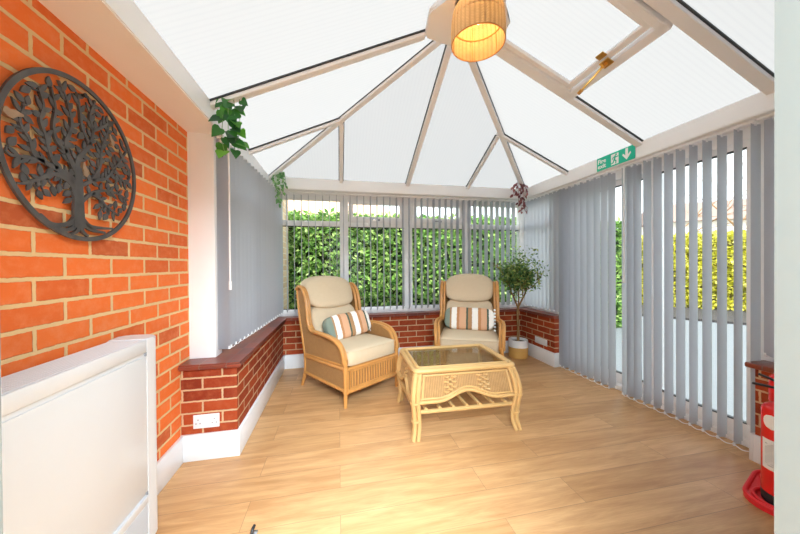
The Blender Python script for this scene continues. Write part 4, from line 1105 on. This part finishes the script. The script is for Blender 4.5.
# ------------------------------------------------------------------ pendant lamp
lp = thing('pendant_lamp', 'woven seagrass pendant lamp lit and hanging from the ridge', 'lamp', (.880, 1.76, 2.672))
bm = bmesh.new(); n_ = 72
out = [(.164,0),(.166,.03),(.165,.10),(.160,.16),(.150,.205),(.125,.240),(.085,.258),(.04,.266)]
prof = smooth([(r_, 0, z) for r_, z in out], 5)
rows = []
for k, p in enumerate(prof):
    rows.append([bm.verts.new(((p.x+.0035*math.cos(18*2*math.pi*j/n_*2))*math.cos(2*math.pi*j/n_), (p.x+.0035*math.cos(18*2*math.pi*j/n_*2))*math.sin(2*math.pi*j/n_), p.z)) for j in range(n_)])
for A, B in zip(rows, rows[1:]):
    for j in range(n_): bm.faces.new((A[j], A[(j+1)%n_], B[(j+1)%n_], B[j]))
uvl = None
sh_ = obj('shade', bm, M['shade'], lp, 80)
# UVs round the shade so the weave runs with it
uv = sh_.data.uv_layers['UVMap'].data
for poly in sh_.data.polygons:
    an = [math.atan2(sh_.data.vertices[sh_.data.loops[li].vertex_index].co.y, sh_.data.vertices[sh_.data.loops[li].vertex_index].co.x) for li in poly.loop_indices]
    for li, a in zip(poly.loop_indices, an):
        if max(an)-min(an) > 3 and a < 0: a += 2*math.pi
        co = sh_.data.vertices[sh_.data.loops[li].vertex_index].co; uv[li].uv = (a*.165, co.z)
bm = bmesh.new()
for z_, rr_ in ((0,.165),(.135,.158)):
    tube(bm, [(rr_*math.cos(2*math.pi*k/48), rr_*math.sin(2*math.pi*k/48), z_) for k in range(48)], .004, 6, closed=True)
for k in range(6):
    a = 2*math.pi*k/6+.3; tube(bm, [((p.x-.004)*math.cos(a), (p.x-.004)*math.sin(a), p.z) for p in prof[::4]], .0025, 5)
obj('wire_frame', bm, M['rattan'], sh_)
bm = bmesh.new(); tube(bm, [(0,0,.25),(0,0,.262)], .003, 6); tube(bm, [(0,0,.205),(0,0,.262)], .019, 12); obj('cord', bm, M['cord'], lp)
bm = bmesh.new(); lathe(bm, [(0,.125),(.018,.13),(.028,.145),(.030,.165),(.024,.19),(.016,.21),(.013,.22)], 20)
blb = obj('bulb', bm, M['bulbglass'], lp)
bm = bmesh.new()
for k in range(4):
    a = k*math.pi/2; tube(bm, [(.010*math.cos(a), .010*math.sin(a), .14), (.010*math.cos(a), .010*math.sin(a), .195)], .0035, 6)
obj('filament', bm, M['bulb'], blb)

# ------------------------------------------------------------------ fire exit sign
sg = thing('fire_exit_sign', 'green fire exit sign on the white beam above the sliding door', 'sign', (XF-.004, 2.545, ZB+.004), R(-90))
SW, SH = .395, .128
bm = bmesh.new(); box(bm, (0,-.003,0), (SW,.0,SH), .001, 1); obj('plate', bm, M['green'], sg)
def text(body, size, x, z):
    cu = bpy.data.curves.new('lettering', 'FONT'); cu.body = body; cu.size = size; cu.extrude = .0006; cu.align_x = 'LEFT'; cu.offset = .0012
    tmp = bpy.data.objects.new('tmp', cu); C.objects.link(tmp); bpy.context.view_layer.update()
    me = bpy.data.meshes.new_from_object(tmp.evaluated_get(bpy.context.evaluated_depsgraph_get())); bpy.data.objects.remove(tmp)
    me.name = 'lettering'; me.materials.append(M['sign_white'])
    o_ = bpy.data.objects.new('lettering', me); C.objects.link(o_); o_.parent = sg; o_.location = (x, -.0042, z); o_.rotation_euler = (R(90), 0, 0); return o_
text('Fire', .060, .012, .068); text('exit', .060, .012, .020)
fs_ = lambda a, b, h: (a, -.003-h, b)
bm = bmesh.new()
prism(bm, [(.305,.118),(.330,.118),(.330,.058),(.352,.080),(.360,.066),(.3175,.016),(.275,.066),(.283,.080),(.305,.058)], fs_, 0, .0012)
obj('arrow', bm, M['sign_white'], sg)
bm = bmesh.new(); prism(bm, [(.160,.112),(.238,.112),(.238,.012),(.160,.012)], fs_, 0, .0008); obj('doorway', bm, M['sign_white'], sg)
bm = bmesh.new()
hd = [(.213+.0085*math.cos(2*math.pi*k/14), .100+.0085*math.sin(2*math.pi*k/14)) for k in range(14)]
prism(bm, hd, fs_, .0008, .0016)
def limb(pts, w0):
    P = [Vector((a, b, 0)) for a, b in pts]
    for A, B in zip(P, P[1:]):
        t_ = (B-A).normalized(); s_ = Vector((-t_.y, t_.x, 0))*w0; e_ = t_*w0*.5
        prism(bm, [tuple((A-e_+s_)[:2]), tuple((B+e_+s_)[:2]), tuple((B+e_-s_)[:2]), tuple((A-e_-s_)[:2])], fs_, .0008, .0016)
limb([(.205,.088),(.194,.055)], .0085); limb([(.205,.084),(.222,.076),(.234,.082)], .0042); limb([(.200,.084),(.182,.080),(.174,.066)], .0042)
limb([(.195,.054),(.212,.042),(.210,.020)], .0052); limb([(.192,.054),(.184,.032),(.164,.026)], .0052)
obj('running_figure', bm, M['green'], sg)

# ------------------------------------------------------------------ fire extinguishers and their stand
tr_ = thing('extinguisher_tray', 'red plastic floor tray holding two fire extinguishers', 'tray', (2.335, 1.14, 0), R(20))
def rrect(a, b, r_, n=6):
    out = []
    for cx, cy, a0 in ((a-r_,b-r_,0),(-a+r_,b-r_,90),(-a+r_,-b+r_,180),(a-r_,-b+r_,270)):
        for k in range(n+1): t_ = R(a0+90*k/n); out.append((cx+r_*math.cos(t_), cy+r_*math.sin(t_)))
    return out
bm = bmesh.new(); prism(bm, rrect(.225,.130,.115), lambda a,b,h: (a,b,h), 0, .022)
obj('base', bm, M['red_plastic'], tr_)
bm = bmesh.new()
for cx in (-.110, .110):
    tube(bm, [(cx+.094*math.cos(2*math.pi*k/32), .094*math.sin(2*math.pi*k/32), .030) for k in range(32)], .010, 8, closed=True)
tube(bm, [(a, b, .024) for a, b in rrect(.218,.123,.110)], .011, 8, closed=True)
obj('rim', bm, M['red_plastic'], tr_)
def extinguisher(label, loc, rz, hgt, r_, labelled=True, tone='red'):
    hs_d = 1 if labelled else -1
    x = thing('fire_extinguisher', label, 'fire extinguisher', loc, rz)
    bm = bmesh.new(); lathe(bm, [(0,.0),(r_-.006,.0),(r_,.008),(r_+.001,.05),(r_-.0005,.055)], 36); obj('foot_ring', bm, M['black'], x)
    bm = bmesh.new()
    pr = [(r_-.002,.05),(r_,.06),(r_,hgt-.055)]+[(r_*math.cos(R(a))*1.0 if a < 80 else .022, hgt-.055+.048*math.sin(R(a))) for a in (15,30,45,60,72,82)]+[(.022,hgt+.012),(0,hgt+.012)]
    lathe(bm, pr, 36); obj('cylinder', bm, M[tone], x)
    bm = bmesh.new(); tube(bm, [(0,0,hgt+.005),(0,0,hgt+.05)], .019, 12); box(bm, (-.017,-.022,hgt+.03), (.017,.022,hgt+.072), .004); obj('valve', bm, M['chrome'], x)
    bm = bmesh.new(); bar(bm, (0,.02,hgt+.066), (0,-.108,hgt+.070), .022, .010, (0,0,1), 0, .003); obj('handle', bm, M['black'], x)
    bm = bmesh.new(); bar(bm, (0,.025,hgt+.084), (0,-.085,hgt+.125), .020, .010, (0,0,1), 0, .003); obj('lever', bm, M['black'], x)
    bm = bmesh.new(); tube(bm, smooth([(0,hs_d*.02,hgt+.04),(.0,hs_d*.06,hgt+.05),(-.04,hs_d*(r_+.02),hgt-.06),(-.04,hs_d*(r_+.008),hgt-.24),(-.04,hs_d*(r_+.006),.14)], 6), .0095, 9); tube(bm, [(-.04,hs_d*(r_+.006),.15),(-.04,hs_d*(r_+.006),.09)], .012, 9); obj('hose', bm, M['black'], x)
    if labelled:
        def patch(name, a0, a1, z0, z1, mat, rr, circ=False):
            bm = bmesh.new(); n = 18; m = 10 if circ else 1; rows = []
            for j in range(m+1):
                v = -1+2*j/m; row = []
                wv_ = math.sqrt(max(.001, 1-v*v)) if circ else 1
                for i in range(n+1):
                    u = -1+2*i/n; a = R((a0+a1)/2+(a1-a0)/2*u*wv_); row.append(bm.verts.new((rr*math.cos(a), rr*math.sin(a), (z0+z1)/2+(z1-z0)/2*v)))
                rows.append(row)
            for A, B in zip(rows, rows[1:]):
                for i in range(n): bm.faces.new((A[i], A[i+1], B[i+1], B[i]))
            return obj(name, bm, M[mat], x)
        lb = patch('instruction_label', -62, 62, .18, hgt-.195, 'paper', r_+.0008)
        bm = bmesh.new()
        for k in range(12):
            z = .20+k*(hgt-.41)/12; n = 12; rows = []
            for zz in (z, z+.0035): rows.append([bm.verts.new(((r_+.0014)*math.cos(R(-50+i*100/n)), (r_+.0014)*math.sin(R(-50+i*100/n)), zz)) for i in range(n+1)])
            for i in range(n):
                if (i*7+k*3) % 5: bm.faces.new((rows[0][i], rows[0][i+1], rows[1][i+1], rows[1][i]))
        pl = obj('print', bm, M['grey_print'], x); pl.parent = lb
        patch('round_seal', -58, -2, hgt-.140, hgt-.066, 'paper', r_+.0010, True)
    return x
extinguisher('front red fire extinguisher with a white label standing in the red tray by the doorway', (2.238, 1.095, .022), R(205), .530, .078)
extinguisher('taller red fire extinguisher half hidden behind the labelled one', (2.440, 1.170, .022), R(20), .640, .078, False)

# small metal door stop at the threshold
ds = thing('door_stop', 'small dark metal door stop on the floor nearest the doorway', 'door stop', (-.405, 1.50, 0), R(-10))
bm = bmesh.new(); box(bm, (-.016,-.03,0), (.016,.03,.006), .002); obj('plate', bm, M['chrome'], ds)
bm = bmesh.new(); tube(bm, smooth([(0,-.01,.004),(0,.0,.03),(0,.022,.034)], 4), .007, 8); obj('hook', bm, M['black'], ds)

# ------------------------------------------------------------------ outside
def hedge(name, label, a, b, depth, z0, z1, n, mat, core, ls, seed, n_side):
    """hedge along a-b with its face on the n_side (unit vector); leaves all over a dark core"""
    a, b = Vector((*a, 0)), Vector((*b, 0)); t_ = (b-a); L = t_.length; t_.normalize(); nn = Vector((*n_side, 0)); r_ = random.Random(seed)
    verts, faces, mi = [], [], []
    # core
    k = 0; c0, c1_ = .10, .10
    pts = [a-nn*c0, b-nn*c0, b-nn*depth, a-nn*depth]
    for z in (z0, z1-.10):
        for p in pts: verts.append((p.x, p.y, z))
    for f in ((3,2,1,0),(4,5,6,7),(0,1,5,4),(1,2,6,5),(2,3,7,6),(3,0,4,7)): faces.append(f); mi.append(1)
    lump = [(r_.uniform(0,L), r_.uniform(z0,z1), r_.uniform(.25,.6), r_.uniform(-.10,.12)) for _ in range(int(L*8))]
    for _ in range(n):
        u = r_.uniform(0, L); top = r_.random() < .16
        if top: z = z1+r_.uniform(-.06,.05); w_ = r_.uniform(0, depth*.8)
        else: z = r_.uniform(z0, z1); w_ = abs(r_.gauss(0, .07))
        off = 0
        for (lu, lz, lr, lo) in lump[::max(1, len(lump)//24)]:
            dd = ((u-lu)**2+(z-lz)**2)/lr**2
            if dd < 1: off += lo*(1-dd)
        p = a+t_*u-nn*(w_-off*.6)+Vector((0,0,z))
        d = nn*.5+Vector((r_.uniform(-1,1), r_.uniform(-1,1), r_.uniform(-.8,.9)))
        ln = ls*r_.uniform(.7,1.3)
        leaf_geo(verts, faces, p, d, nn+rv(r_,.8)+Vector((0,0,.5)), ln, ln*.48, 'diamond', .12); mi.append(0)
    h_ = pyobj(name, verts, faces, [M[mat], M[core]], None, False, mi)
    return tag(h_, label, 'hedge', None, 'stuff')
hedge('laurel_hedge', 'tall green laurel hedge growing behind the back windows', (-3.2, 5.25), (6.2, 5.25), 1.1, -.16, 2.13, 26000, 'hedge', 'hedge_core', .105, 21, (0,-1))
hedge('privet_hedge', 'sunlit yellow-green hedge across the patio beyond the sliding door', (8.0, 9.6), (13.2, 2.9), 1.0, -.04, 2.08, 21000, 'hedge_y', 'hedge_core_y', .12, 22, (-.79,-.613))
bm = bmesh.new(); prism(bm, [(6.6,7.9),(8.2,10.2),(14.0,3.6),(11.5,.9)], lambda a,b,h: (a,b,h), -.16, -.05)
s_ = struct('soil_bed', bm, M['gravel'], 'dark soil bed along the foot of the yellow hedge', 'flower bed')
sbox('wall_outside', (-1.55, 4.05, -.16), (-.735, 4.72, 2.7), M['brick_out'], 'buff brick return wall outside the back left window', 'wall')
# neighbouring house behind the hedge
hs_ = thing('neighbour_house', 'pale house with terracotta roof showing above the back hedge', 'house', (-3.0, 15, -.16))
bm = bmesh.new(); box(bm, (-5,0,0), (5.8,7,3.9)); obj('wall', bm, M['render'], hs_)
bm = bmesh.new()
vv = [bm.verts.new(p) for p in ((-5.4,-.4,3.75),(6.3,-.4,3.75),(6.3,7.4,3.75),(-5.4,7.4,3.75),(-2,3.5,6.2),(3.3,3.5,6.2))]
for f in ((0,1,5,4),(1,2,5),(2,3,4,5),(3,0,4),(3,2,1,0)): bm.faces.new([vv[i] for i in f])
obj('roof', bm, M['rooftile'], hs_)
h2 = thing('far_house', 'low brown roofed house far behind the yellow hedge', 'house', (34, 21.5, -.16), R(-35))
bm = bmesh.new(); box(bm, (-5,-3,0), (5,3,5.2)); obj('wall', bm, M['render'], h2)
bm = bmesh.new()
vv = [bm.verts.new(p) for p in ((-5.4,-3.4,5.1),(5.4,-3.4,5.1),(5.4,3.4,5.1),(-5.4,3.4,5.1),(-4.5,0,7.2),(4.5,0,7.2))]
for f in ((0,1,5,4),(1,2,5),(2,3,4,5),(3,0,4),(3,2,1,0)): bm.faces.new([vv[i] for i in f])
obj('roof', bm, M['brownroof'], h2)
def bare_tree(label, loc, hgt, seed):
    t_ = thing('bare_tree', label, 'tree', loc, 0, 'bare trees beyond the patio'); r_ = random.Random(seed); bm = bmesh.new()
    def grow(p, d, ln, rad, dep):
        pts = [p]; q = p.copy(); dd = d.normalized()
        for k in range(3): dd = (dd+rv(r_, .18)).normalized(); q = q+dd*ln/3; pts.append(q.copy())
        tube(bm, pts, [rad, rad*.6], 5 if dep > 1 else 7)
        if dep < 5:
            for k in range(3): grow(pts[r_.choice((2,3,3))], dd+rv(r_, .75)+V((0,0,.15)), ln*r_.uniform(.6,.8), rad*.55, dep+1)
    grow(V((0,0,0)), V((0,0,1)), hgt*.36, .06, 0); obj('trunk', bm, M['bark'], t_)
bare_tree('bare winter tree nearer the end of the yellow hedge', (15.5, 8.3, -.16), 7.0, 2)
bare_tree('bare winter tree farther back behind the yellow hedge', (14.5, 11.5, -.16), 6.5, 9)

# ------------------------------------------------------------------ light, world, camera
wd = bpy.data.worlds.new('world'); bpy.context.scene.world = wd; wd.use_nodes = True
nt = wd.node_tree; bg = nt.nodes['Background']; bg.inputs[0].default_value = (.90, .955, 1.0, 1); bg.inputs[1].default_value = 1.5
sun = bpy.data.lights.new('sun', 'SUN'); sun.energy = 3.6; sun.angle = R(3); sun.color = (1.0, .96, .88)
so = bpy.data.objects.new('sun', sun); C.objects.link(so)
so.rotation_euler = Vector((.02, .64, -.76)).to_track_quat('-Z', 'Y').to_euler()
def light(name, kind, loc, energy, col, size=.1, rot=None):
    l = bpy.data.lights.new(name, kind); l.energy = energy; l.color = col
    if kind == 'AREA': l.size = size
    else: l.shadow_soft_size = size
    o_ = bpy.data.objects.new(name, l); C.objects.link(o_); o_.location = loc
    if rot: o_.rotation_euler = rot
    return o_
light('pendant_bulb', 'POINT', (.880, 1.76, 2.845), 1.7, (1, .68, .34), .03)
light('house_fill_light', 'AREA', (.3, -1.2, 2.46), 345, (.76, .90, 1), 1.6)  # unseen fill lamp, added behind the doorway to brighten the conservatory

f_px, yaw, pitch, roll, hcam = 297.75, .2037, .006, -.0068, 1.2671
fw = Vector((math.sin(yaw)*math.cos(pitch), math.cos(yaw)*math.cos(pitch), -math.sin(pitch)))
r0 = Vector((math.cos(yaw), -math.sin(yaw), 0)); u0 = r0.cross(fw).normalized()
cr, sr = math.cos(roll), math.sin(roll)
rt = r0*cr+u0*sr; up = u0*cr-r0*sr
cam = bpy.data.cameras.new('camera'); cam.sensor_width = 36; cam.lens = 36*f_px/800; cam.clip_start = .02; cam.clip_end = 300
co = bpy.data.objects.new('camera', cam); C.objects.link(co)
m4 = Matrix((rt, up, -fw)).transposed().to_4x4(); m4.translation = (0, 0, hcam); co.matrix_world = m4
sc = bpy.context.scene; sc.camera = co
vsn = sc.view_settings; vsn.view_transform = 'Standard'; vsn.look = 'None'; vsn.exposure = 0.88; vsn.gamma = 1; vsn.use_curve_mapping = False
sc.cycles.max_bounces = 10; sc.cycles.transparent_max_bounces = 24; sc.cycles.diffuse_bounces = 6; sc.cycles.transmission_bounces = 8
sc.cycles.use_denoising = True; sc.cycles.sample_clamp_indirect = 6
